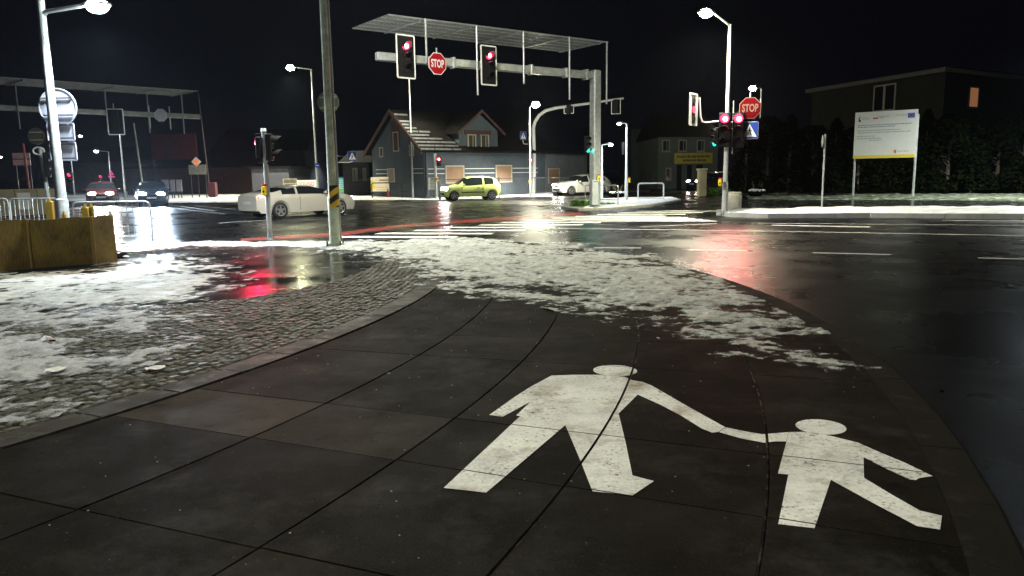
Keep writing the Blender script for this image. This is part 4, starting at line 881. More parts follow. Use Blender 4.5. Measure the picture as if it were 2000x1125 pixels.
for zz,x0,x1,sd in ((za-.32,.08,.93,3),(zb_+.28,.25,.82,5)):
    rr=random.Random(sd); mb=MB(); x=x0
    while x<x1: w_=rr.uniform(.02,.05); mb.prism(rect(bw_*w_,.18,0,4,ua+bw_*x,zz),-.065,-.0605); x+=w_+.014
    obj('banner_text',mb,bi,T)
for p0,p1 in ((1322,1331),(1342,1351),(1360,1372)):
    ua,za=plane_uv(p0,322,Ax,Dx);ub,_=plane_uv(p1,322,Ax,Dx); obj('doorway',MB().box(((ua+ub)/2,-.03,za/2),(ub-ua,.06,za)),gwd2,T)
# big dark house on the right
A=P(1830,380,Y=50.);A.z=0;B=P(1578,380,Y=62.);B.z=0;C=P(2140,380,Y=62.);C.z=0
T=thing('large_house','large dark two storey house behind the hedge with one warm lit window','house',A)
zt=P(1830,142,Y=50).z; a=Vector((0,0));b=Vector((B.x-A.x,B.y-A.y));c=Vector((C.x-A.x,C.y-A.y)); e=b+c
dh=mat('dark_house_render',(.020,.018,.013),.9,var=.12,vs=.6)
obj('wall',MB().slab([tuple(a),tuple(c),tuple(e),tuple(b)],0,zt),dh,T)
ce=e/2; ex=lambda v,f:tuple(ce+(v-ce)*f)
obj('eaves',MB().slab([ex(a,1.05),ex(c,1.05),ex(e,1.05),ex(b,1.05)],zt,zt+.28),mat('eaves_board',(.15,.13,.12),.7),T)
mb=MB(); q4=[ex(v,1.06) for v in(a,c,e,b)]; i4=[ex(v,.25) for v in (a,c,e,b)]
mb.add([(*v,zt+.285) for v in q4]+[(*v,zt+1.5) for v in i4],[(0,1,5,4),(1,2,6,5),(2,3,7,6),(3,0,4,7),(4,5,6,7)]); obj('roof',mb,mat('dark_roof',(.02,.02,.022),.8),T)
def wwin(px0,px1,py0,py1,P0,P1,gl,name='window',fr=None,mull=True):
    Dw=(P1-P0).normalized(); ua,za=plane_uv(px0,py0,Vector((A.x,A.y))+P0,Dw);ub,zb_=plane_uv(px1,py1,Vector((A.x,A.y))+P0,Dw)
    ang=math.atan2(Dw.y,Dw.x); 
    mbf=frame_prism(rect(abs(ub-ua),za-zb_,0,4,(ua+ub)/2,(za+zb_)/2),rect(abs(ub-ua)-.2,za-zb_-.2,0,4,(ua+ub)/2,(za+zb_)/2),-.06,.06)
    R2=lambda v:[(P0.x+x*Dw.x-y*Dw.y,P0.y+x*Dw.y+y*Dw.x,z) for x,y,z in v]
    mbf.v=R2(mbf.v); f=obj(name,mbf,fr or mat('window_frame_dark',(.16,.15,.13),.6),T)
    mbp=MB().prism(rect(abs(ub-ua)-.1,za-zb_-.1,0,4,(ua+ub)/2,(za+zb_)/2),-.03,.03); mbp.v=R2(mbp.v); obj('pane',mbp,gl,f)
    if mull: mbm=MB().prism(rect(.18,za-zb_-.1,0,4,(ua+ub)/2,(za+zb_)/2),-.07,.07); mbm.v=R2(mbm.v); obj('mullion',mbm,fr or mat('window_frame_dark',(.16,.15,.13),.6),f)
wwin(1708,1748,168,215,a,b,gwd2,fr=mat('pale_frame',(.42,.38,.34),.6))
wwin(1893,1909,168,212,a,c,mat('warm_lit_curtain',(.2,.08,.03),.7,em=(1.,.42,.18),es=.09),mull=False)
# ------------------------------------------------------------------ hedge and trees
leaf_m=mat('evergreen_leaves',(.0055,.008,.003),1.,var=.45,vs=1.2,spec=0.); bark_m=mat('bark',(.06,.045,.035),.9,var=.3)
def tree_parts(hh,rad,n,seed,leaf=.13,base=.1,shape='cone'):
    rr=random.Random(seed); mb=MB(); cl=[(rr.uniform(0,2*PI),rr.uniform(base,1),rr.uniform(.5,1.1)) for _ in range(60)]
    for i in range(n):
        ca,cz,cr=cl[rr.randrange(60)]; zf=min(.995,max(base,cz+rr.gauss(0,.05)))
        prof=(1-zf)**.55 if shape=='cone' else math.sqrt(max(0,1-((zf-.5)/.5)**2))*.9+.1
        a=ca+rr.gauss(0,.35); r_=rad*prof*cr*(.65+.35*rr.random())
        x=r_*math.cos(a);y=r_*math.sin(a);z=zf*hh; s=leaf*rr.uniform(.6,1.4)
        u=Vector((rr.gauss(0,1),rr.gauss(0,1),rr.gauss(0,.6))).normalized(); v=u.cross(Vector((rr.gauss(0,1),rr.gauss(0,1),rr.gauss(0,1)))).normalized(); p=Vector((x,y,z))
        mb.add([tuple(p-u*s),tuple(p+v*s*.5),tuple(p+u*s),tuple(p-v*s*.5)],[(0,1,2,3)])
    tr=MB(); tr.tube([(0,0,0),(.05,0,hh*.4),(0,.05,hh*.85)],[rad*.09,rad*.06,.02],8)
    for k in range(7): z=hh*(.15+.1*k); a=rr.random()*6.28; tr.tube([(0,0,z),(rad*.35*math.cos(a),rad*.35*math.sin(a),z+.25),(rad*.6*math.cos(a),rad*.6*math.sin(a),z+.6)],[rad*.035,.02,.008],5)
    return mb,tr
protos=[]
for s,(hh,rad,n,shp) in enumerate(((5.6,1.5,3600,'cone'),(5.2,1.7,3800,'round'))):
    mb,tr=tree_parts(hh,rad,n,40+s,.15,.06,shp); protos.append((mb,tr))
spots=[(1455,.80,0,'nearest to the right lamp post'),(1497,.92,1,'right behind the crossing sign'),(1540,.88,0,'left of the thin pole in the snow'),(1583,.86,1,'directly behind the thin pole in the snow'),(1628,.84,0,'between the thin pole and the billboard'),(1672,.84,1,'behind the left billboard post'),(1716,.80,0,'behind the left half of the billboard'),(1760,.80,1,'behind the right half of the billboard'),(1803,.84,0,'right beside the billboard'),(1848,.88,1,'below the corner of the large dark house'),(1895,.84,0,'under the warm lit window'),(1945,.86,1,'second from the right edge'),(1992,.9,0,'at the right edge')]
made={}
for i,(px,s,k,wh) in enumerate(spots):
    p=P(px,378,Y=45.5+random.uniform(-.6,.8)); p.z=0
    T=thing('hedge_tree',('pointed' if k==0 else 'rounded')+' dark hedge tree '+wh,'tree',p,random.random()*6,'dark hedge trees in front of the large house'); T.scale=(s*1.05,s*1.05,s*random.uniform(.92,1.08))
    if k not in made: made[k]=(obj('crown',protos[k][0],leaf_m,T),obj('trunk',protos[k][1],bark_m,T))
    else:
        for o_ in made[k]: c_=o_.copy(); COL.objects.link(c_); c_.parent=T
def bush(px,py,rad,hh,label,m,snow=True):
    p=gp(px,py,.03); T=thing('low_bush',label,'bush',p,0,'low bushes at the verge'); mb,tr=tree_parts(hh,rad,700,px,.09,.05,'round'); obj('foliage',mb,m,T); obj('stem',tr,bark_m,T)
    if snow:
        mb=MB(); rr=random.Random(px)
        for k in range(22): a=rr.random()*6.28; r_=rad*.7*math.sqrt(rr.random()); mb.sph((r_*math.cos(a),r_*math.sin(a),hh*(.55+.35*(1-r_/rad))),.13,1.3,1.1,.6,8,5)
        obj('snow_cap',mb,snow_clean,T,True)
bush(1478,385,.55,.55,'snow covered low bush at the verge right of the round bin',leaf_m)
bush(1393,381,.5,.42,'green low bush beside the beige gate pillar',grass_m,False)
bush(1205,385,.7,.40,'snow heap on a low bush behind the gantry column',leaf_m)
# beige gate pillar
q=gp(1370,383,.0); T=thing('gate_pillar','beige masonry gate pillar with a cap and snow at its foot','pillar',q)
obj('shaft',MB().box((0,0,.8),(.50,.5,1.6),bev=.02),mat('beige_render',(.50,.44,.26),.85,var=.1,bump=.004),T); obj('cap',MB().box((0,0,1.66),(.6,.6,.12),bev=.03),mat('beige_cap',(.6,.55,.38),.8),T)
# ------------------------------------------------------------------ boards, cabinets, fence by the house
def board(px0,px1,py0,py1,Y,label,m,name='advert_board',legs=True):
    a=P(px0,py1,Y=Y);b=P(px1,py1,Y=Y); zt=P(px0,py0,Y=Y).z; zb_=a.z; wd=b.x-a.x; T=thing(name,label,'board',((a.x+b.x)/2,Y,0))
    obj('panel',MB().prism([(-wd/2,zb_),(wd/2,zb_),(wd/2,zt),(-wd/2,zt)],0,.04),m,T)
    if legs:
        for s in(-1,1): obj('leg',MB().box((s*(wd/2-.1),.07,zt/2),(.06,.06,zt)),dark_metal,T)
    return T,wd,zb_,zt
T,wd,zb_,zt=board(581,618,352,378,63,'white company board with faint red lettering behind the silver car',mat('board_white',(.62,.62,.62),.6,var=.05))
text('SOUND',.42,mat('red_ink',(.45,.08,.08),.6),T,(0,-.006,zt-.32),sx=.9)
mb=MB()
for k in range(3): mb.box((0,-.004,zb_+.25+.2*k),(wd*.8,.004,.035))
obj('text_line',mb,inkg,T)
T,wd,zb_,zt=board(553,581,349,367,63,'small brown service board beside the white company board',mat('board_brown',(.32,.28,.20),.6,var=.1))
text('SERVICE',.26,black_pl,T,(0,-.006,zb_+.22),sx=.9,bold=.006)
mb=MB()
for k in range(3): mb.box((0,-.004,zb_+.45+.10*k),(wd*.85,.004,.05))
obj('text_line',mb,black_pl,T)
T,wd,zb_,zt=board(656,678,347,376,60,'tall teal and green poster on the fence beside the striped pole',mat('board_teal',(.10,.55,.62),.5,var=.08))
obj('green_footer',MB().box((0,-.004,zb_+.15),(wd-.02,.004,.28)),mat('board_green',(.15,.60,.25),.5),T)
mb=MB()
for k in range(5): mb.box((-.1,-.004,zt-.2-.16*k),(wd*.6,.004,.05))
obj('text_line',mb,white_p,T)
T,wd,zb_,zt=board(725,768,346,375,53.5,'cream and yellow poster board behind the black railing',mat('board_cream',(.85,.74,.55),.5,var=.06))
obj('yellow_corner',MB().prism([(-wd/2+.01,zb_+.1),(-wd/2+.35,zb_+.3),(-wd/2+.15,zt-.3),(-wd/2+.01,zt-.2)],-.005,-.001),mat('stripe_yellow',(.85,.68,.05)),T)
wl=MB(); wl.box((wd*.17,-.004,zt-.22),(wd*.55,.004,.10)); obj('text_line',wl,mat('brown_ink',(.35,.15,.10),.6),T)
mb=MB(); mb.box((wd*.12,-.004,zt-.38),(wd*.6,.004,.03)).box((0,-.004,zt-.72),(wd*.5,.004,.025)).box((0,-.004,zt-.9),(wd*.5,.004,.02)); obj('text_line',mb,inkg,T)
q=gp(758,386,0); T=thing('red_bollard','short red marker bollard in front of the cream poster','bollard',q); obj('post',MB().tube([(0,0,0),(0,0,.55)],.055,10).tube([(0,0,.0),(0,0,.12)],.09,10),mat('red_paint',(.5,.03,.03),.5),T,True); obj('cap',MB().tube([(0,0,.55),(0,0,.62)],[.05,.02],10),dark_metal,T,True)
q=gp(821,384,0); T=thing('utility_cabinet','pale green grey utility cabinet beside the far sign post','cabinet',q); obj('cabinet_body',MB().box((0,0,.62),(.62,.35,1.16),bev=.02),mat('cabinet_paint',(.50,.52,.44),.6,var=.08),T); obj('plinth',MB().box((0,0,.03),(.58,.31,.08)),concrete,T); obj('door',MB().box((0,-.18,.62),(.54,.012,1.02)),mat('cabinet_door',(.46,.48,.40),.6),T)
T,wd,zb_,zt=board(829,850,347,371,50.2,'white notice board fixed on the fence right of the grey cabinet',mat('board_pale',(.55,.56,.54),.6,var=.08),legs=True)
mb=MB()
for k in range(3): mb.box((0,-.004,zt-.2-.2*k),(wd*.75,.004,.03))
obj('text_line',mb,inkg,T)
def fence(pts,h,label,bar=.14,m=dark_metal,plinth=False):
    T=thing('metal_fence',label,'fence',(pts[0][0],pts[0][1],0)); o=Vector((pts[0][0],pts[0][1],0)); rails=MB();bars=MB()
    for a,b in zip(pts,pts[1:]):
        a=Vector((a[0],a[1],0))-o;b=Vector((b[0],b[1],0))-o; L=(b-a).length; n=max(1,int(L/2.5))
        for k in range(n+1): p=a+(b-a)*k/n; obj('post',MB().box((p.x,p.y,h/2),(.06,.06,h+.05)),m,T)
        rails.tube([tuple(a+Vector((0,0,h-.05))),tuple(b+Vector((0,0,h-.05)))],.025,5).tube([tuple(a+Vector((0,0,.2))),tuple(b+Vector((0,0,.2)))],.02,5)
        nb=int(L/bar)
        for k in range(nb): p=a+(b-a)*(k+.5)/nb; bars.tube([(p.x,p.y,.2),(p.x,p.y,h-.05)],.009,4,False)
    obj('rail',rails,m,T); obj('vertical_bars',bars,m,T)
f1=[P(x,380,Y=y) for x,y in ((676,58.5),(800,54.6),(858,48.6))]; fence(f1,1.35,'black bar fence in front of the gabled house, left stretch')
f2=[P(x,380,Y=y) for x,y in ((860,48.4),(975,50.6),(1110,54.8))]; fence(f2,1.30,'black bar fence behind the green car, right stretch')
railing(gp(727,387.5,.0),gp(785,387,.0),1.05,'black guard rail crossing in front of the cream poster',dark_metal,0,.45,r=.035)
railing(gp(786,387,.0),gp(842,386.5,.0),1.05,'black guard rail between the red bollard and the far signal post',dark_metal,0,.45,r=.035)
# ------------------------------------------------------------------ left background
conc_w=mat('stained_concrete_wall',(.30,.27,.18),.85,var=.25,vs=.6)
a=P(-60,409,Y=33.);b=P(119,414,Y=34.5); a.z=0;b.z=0; d=b-a; T=thing('concrete_wall','stained concrete block wall behind the left crowd barriers','wall',a,math.atan2(d.y,d.x)); zt=P(60,369,Y=33.7).z
mb=MB(); nb=4
for k in range(nb): mb.box((d.length*(k+.5)/nb,.2,zt/2),(d.length/nb-.02,.4,zt),bev=.02)
obj('blocks',mb,conc_w,T); obj('white_notice',MB().box((d.length*.60,-.012,zt*.55),(.50,.02,.75)),mat('notice_white',(.6,.62,.62),.6),T)
T,wd,zb_,zt=board(26,60,299,323,42,'faded pink white panel on a frame at the far left',mat('pink_panel',(.75,.50,.55),.6,var=.1),name='road_panel'); obj('crossbar',MB().box((0,-.01,(zb_+zt)/2),(wd,.02,.04)),dark_metal,T)
q=P(62,400,Y=38);q.z=0; T=thing('banner_pole','red lit pole right of the faded pink panel','pole',q); obj('pole',MB().tube([(0,0,0),(-.1,0,P(57,280,Y=38).z)],.055,10),mat('reddish_pole',(.25,.05,.05),.7),T,True)
q=P(71,266,Y=30); sign_rear(q,0,'dark round sign back with a square plate above the far left signal',ngon(.33,20),mat('dark_sign_back2',(.06,.06,.05),.6),name='road_sign')
q=P(104,400,Y=27);q.z=0; T=thing('signal_post','grey post of the left signal with a pale ring on top','signal post',q); zz=P(90,288,Y=27).z
obj('post',MB().tube([(-.1,0,0),(-.25,0,zz)],.07,12),galv,T,True); obj('pale_ring',MB().tube([(-.25+.2*math.cos(t),-.1,zz-.12+.13*math.sin(t)) for t in np.linspace(0,2*PI,17)],.025,6),white_steel,T,True)
q=P(96,322,Y=26.8); signal(q,1.9,'dark signal head turned away on the far left post behind the round sign',None,3,.26)
q=P(136,346,Y=45); signal(q,0,'tiny red light just right of the left lamp post',0,2,.26,em=sig_reddim)
q=P(197,348,Y=70); signal(q,0,'tiny red light above the first headlight car',0,2,.28,em=sig_reddim)
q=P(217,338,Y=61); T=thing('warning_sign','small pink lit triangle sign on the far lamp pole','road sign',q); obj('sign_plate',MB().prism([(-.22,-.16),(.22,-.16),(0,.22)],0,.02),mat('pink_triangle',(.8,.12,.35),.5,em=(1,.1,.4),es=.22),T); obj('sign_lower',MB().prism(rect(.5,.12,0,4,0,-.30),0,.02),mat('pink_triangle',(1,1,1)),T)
# dim red billboard with the priority sign
T,wd,zb_,zt=board(297,386,262,312,60,'wide dark red billboard faintly glowing above the left car queue',mat('red_billboard',(.045,.003,.006),.6,var=.5,vs=.6),name='red_billboard')
mr_=mat('red_billboard_dark',(.03,.01,.015),.6); obj('dark_figure',MB().prism([(-wd*.12,zb_+.02),(-.04*wd,zb_+.02),(-.02*wd,zt-.6),(-.2*wd,zt-.2),(-.16*wd,zb_+1.)],-.006,-.001),mr_,T)
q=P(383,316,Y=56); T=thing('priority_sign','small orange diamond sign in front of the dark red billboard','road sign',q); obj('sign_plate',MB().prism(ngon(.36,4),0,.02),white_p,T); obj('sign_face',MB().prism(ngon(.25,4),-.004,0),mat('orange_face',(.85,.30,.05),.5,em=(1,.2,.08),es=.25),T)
T,wd,zb_,zt=board(369,403,322,341,58,'dull grey panel below the orange diamond sign',mat('dull_panel',(.25,.24,.22),.7,var=.2),name='road_panel')
for (x0,x1,lb) in ((317,330,'left of the three pale panels behind the dark headlight car'),(333,342,'middle of the three pale panels behind the dark headlight car'),(345,356,'right of the three pale panels behind the dark headlight car')):
    board(x0,x1,351,374,58,lb,mat('pale_panel',(.30,.28,.34),.7,var=.1),name='panel',legs=True)
q=P(411,384,Y=60);q.z=0; T=thing('telegraph_pole','slim reddish pole rising right of the orange diamond sign','pole',q); obj('pole',MB().tube([(0,0,0),(-.35,0,P(402,182,Y=60).z)],[.06,.035],10),mat('reddish_grey_pole',(.05,.03,.03),.6),T,True)
q=P(282,388,Y=58);q.z=0; T=thing('telegraph_pole','slim grey pole behind the dark headlight car','pole',q); obj('pole',MB().tube([(0,0,0),(-.3,0,P(272,240,Y=58).z)],[.08,.05],10),galv,T,True)
q=P(416,380,Y=59);q.z=0; T=thing('post_box','dim red box at the foot of the reddish pole','box',q); obj('box_body',MB().box((0,0,.65),(.6,.5,1.1),bev=.03),mat('dim_red_box',(.10,.02,.03),.6),T); obj('box_foot',MB().box((0,0,.05),(.4,.3,.1)),dark_metal,T)
block('long_shed','long dark low building behind the dark red billboard',250,500,330,74,8,mat('shed_brown',(.07,.035,.035),.9,var=.2),dkw,cat='outbuilding')
block('dark_house','unlit house behind the left car queue',130,246,318,95,9,mat('brown_wall',(.10,.07,.07),.9,var=.2),dkw,roofh=2.)
# crowd barriers
railing(gp(149,478,-.02),gp(299,474,-.02),1.05,'grey crowd barrier right of the brown planter in front of the headlights',galv,13,.18,r=.022,rc=.13,name='crowd_barrier',cat='barrier')
railing(P(24,440,Y=25.5)*1.,P(125,441,Y=25.),1.0,'crowd barrier behind the planter between the wall and the lamp post',galv,11,.18,r=.022,rc=.15,name='crowd_barrier',cat='barrier') if False else None
for (x0,x1,Y0,Y1,lb) in ((24,123,23.4,23.,'far crowd barrier standing just left of the lamp post foot'),(-70,21,24.,23.6,'crowd barrier cut by the left picture edge')):
    a=P(x0,440,Y=Y0);b=P(x1,440,Y=Y1);a.z=b.z=-.02; railing(a,b,1.05,lb,galv,11,.18,r=.022,rc=.15,name='crowd_barrier',cat='barrier')
# brown reed planter
reed=bpy.data.materials.new('reed_matting'); reed.use_nodes=True; n=reed.node_tree.nodes;l=reed.node_tree.links;b_=n['Principled BSDF']
tc=n.new('ShaderNodeTexCoord');mp=n.new('ShaderNodeMapping');mp.inputs['Scale'].default_value=(110,110,9);l.new(tc.outputs['Object'],mp.inputs[0]);tx=n.new('ShaderNodeTexNoise');tx.inputs['Scale'].default_value=1;tx.inputs['Detail'].default_value=4;l.new(mp.outputs[0],tx.inputs[0])
t2=n.new('ShaderNodeTexNoise');t2.inputs['Scale'].default_value=2.2;l.new(tc.outputs['Object'],t2.inputs[0]);mm=n.new('ShaderNodeMath');mm.operation='MULTIPLY_ADD';l.new(t2.outputs[0],mm.inputs[0]);mm.inputs[1].default_value=.8;l.new(tx.outputs[0],mm.inputs[2])
cr=n.new('ShaderNodeMapRange');l.new(mm.outputs[0],cr.inputs[0]);cr.inputs[1].default_value=.6;cr.inputs[2].default_value=1.15;mx=n.new('ShaderNodeMix');mx.data_type='RGBA';l.new(cr.outputs[0],mx.inputs[0]);mx.inputs[6].default_value=(.035,.022,.005,1);mx.inputs[7].default_value=(.19,.125,.022,1);l.new(mx.outputs[2],b_.inputs['Base Color']);b_.inputs['Roughness'].default_value=.9
bp_=n.new('ShaderNodeBump');bp_.inputs['Distance'].default_value=.01;l.new(tx.outputs[0],bp_.inputs['Height']);l.new(bp_.outputs[0],b_.inputs['Normal'])
k0=gp(188,519,-.02);k1=gp(226,513,-.02);kl=gp(65,528,-.02);k2=gp(-30,538,-.02)
T=thing('reed_planter','brown reed clad box standing on the left footway','planter',k0)
hgt=P(188,424,Y=k0.y).z+.02
def wall_strip(a,b,name,seam=True,wob=.015):
    a=a-k0;b=b-k0;d=(b-a);L=d.length;d.normalize();nn=Vector((d.y,-d.x,0)); mb=MB(); n_=max(4,int(L/.08)); vs=[];fs=[]
    for i in range(n_+1):
        p=a+d*(L*i/n_); o_=wob*math.sin(i*1.7)+wob*.6*math.sin(i*.63+1); top=hgt+.015*math.sin(i*.5)+random.uniform(-.006,.006)
        vs+=[tuple(p+nn*(o_*.6)+Vector((0,0,0))),tuple(p+nn*o_+Vector((0,0,top))),tuple(p-nn*.035+Vector((0,0,top))),tuple(p-nn*.035)]
    for i in range(n_):
        for q in range(3): fs.append((i*4+q,i*4+q+1,i*4+5+q,i*4+4+q))
    fs+=[(0,1,2,3),(n_*4+3,n_*4+2,n_*4+1,n_*4)]
    obj(name,mb.add(vs,fs),reed,T)
wall_strip(k0,kl,'front_mat'); wall_strip(kl,k2,'front_mat'); wall_strip(k1,k0,'side_mat'); kb=k1+Vector((-1.2,2.2,0)); wall_strip(kb,k1,'back_mat')
mb=MB(); 
for p in (k0,kl,k1): q=p-k0; mb.tube([(q.x,q.y-.03,0),(q.x,q.y-.03,hgt+.01)],.035,8)
obj('corner_post',mb,mat('reed_edge',(.16,.10,.02),.8),T,True)
q2=k2-k0;q1=k1-k0;ql=kl-k0;qb=kb-k0
obj('inner_cover',MB().sheet([(q2.x,q2.y+.1),(ql.x,ql.y+.05),(-.05,.06),(q1.x-.04,q1.y),(qb.x,qb.y),(q2.x,q2.y+2.5)],hgt-.12),dark_metal,T)
obj('dirt_skirt',MB().tube([tuple(p-k0+Vector((.0,-.05,-.005))) for p in (k2,kl,k0,k1)],.05,7),mat('black_liner',(.012,.012,.012),.7),T,True)
wood=mat('yellow_wood',(.50,.36,.05),.7,var=.2)
for (px,pt,wpx,lb,Y) in ((101,391,12,'tallest yellow stake rising behind the reed planter',14.6),(127,416,8,'shortest yellow stake behind the reed planter',14.4),(169,403,12,'left one of the paired yellow stakes behind the planter',14.9),(181,401,10,'right one of the paired yellow stakes behind the planter',15.0)):
    a=P(px,440,Y=Y); zt=P(px,pt,Y=Y).z; T=thing('wooden_stake',lb,'stake',(a.x,a.y,-.02),random.uniform(-.3,.3),'yellow stakes behind the planter'); wd=wpx/F*Y
    obj('stake_body',MB().box((0,0,zt/2),(wd,wd*.8,zt),bev=.012),wood,T); obj('stake_tip',MB().tube([(0,0,zt),(0,0,zt+.06)],[wd*.35,wd*.15],6),wood,T)
# litter
def scrap(px,py,sx,sy,z,label,m,rot):
    p=gp(px,py,z); mb=MB(); n_=4; vs=[];fs=[]
    for i in range(n_+1):
        for j in range(n_+1): vs.append(((i/n_-.5)*sx+.01*math.sin(j*2),(j/n_-.5)*sy+.008*math.sin(i*2),.006+.006*math.sin(i*1.9+j)))
    for i in range(n_):
        for j in range(n_): k=i*(n_+1)+j; fs.append((k,k+1,k+n_+2,k+n_+1))
    o_=obj('paper_scrap',mb.add(vs,fs),m,loc=p,rz=rot); tag(o_,label,'litter','litter on the cobbles')
pap=mat('wet_paper',(.62,.60,.54),.6,var=.1)
scrap(108,722,.14,.15,.035,'white paper scrap lying in the snow at the left',pap,.3); scrap(303,719,.15,.12,.018,'pale paper scrap lying on the dark cobbles',pap,.5)
def crumple(px,py,r_,z,label,m,m2=None):
    p=gp(px,py,z); mb=MB(); mb.sph((0,0,r_*.4),r_,1.5,1,.6,9,6); rr=random.Random(px); mb.v=[(x*rr.uniform(.6,1.25),y*rr.uniform(.6,1.25),max(0,zz*rr.uniform(.6,1.4))) for x,y,zz in mb.v]
    T=thing('crumpled_wrapper',label,'litter',p); obj('wrapper_body',mb,m,T)
    if m2: mb=MB(); mb.sph((r_*1.3,-r_*.4,r_*.3),r_*.5,1.6,1,.5,7,5); obj('torn_flap',mb,m2,T)
crumple(93,667,.045,.03,'small black and white crumpled wrapper in the left snow',mat('wrapper_white',(.7,.7,.7),.4),black_pl)
crumple(236,504,.10,-.02,'dark crumpled plastic beside the corner of the reed planter',mat('wrapper_black',(.02,.02,.02),.3),mat('wrapper_white',(.7,.7,.7)))
rr=random.Random(5); mb=MB()
for k in range(260):
    y=rr.uniform(2.6,12); x=rr.uniform(arcs[0](y),road_arc(y)-.3); s=rr.uniform(.002,.006) if rr.random()<.95 else rr.uniform(.008,.012)
    mb.sph((x,y,.004),s,rr.uniform(.8,1.6),1,.45,5,3)
o_=obj('grit',mb,mat('pale_grit',(.28,.26,.21),.7,var=.4,vs=60)); o_['kind']='stuff'
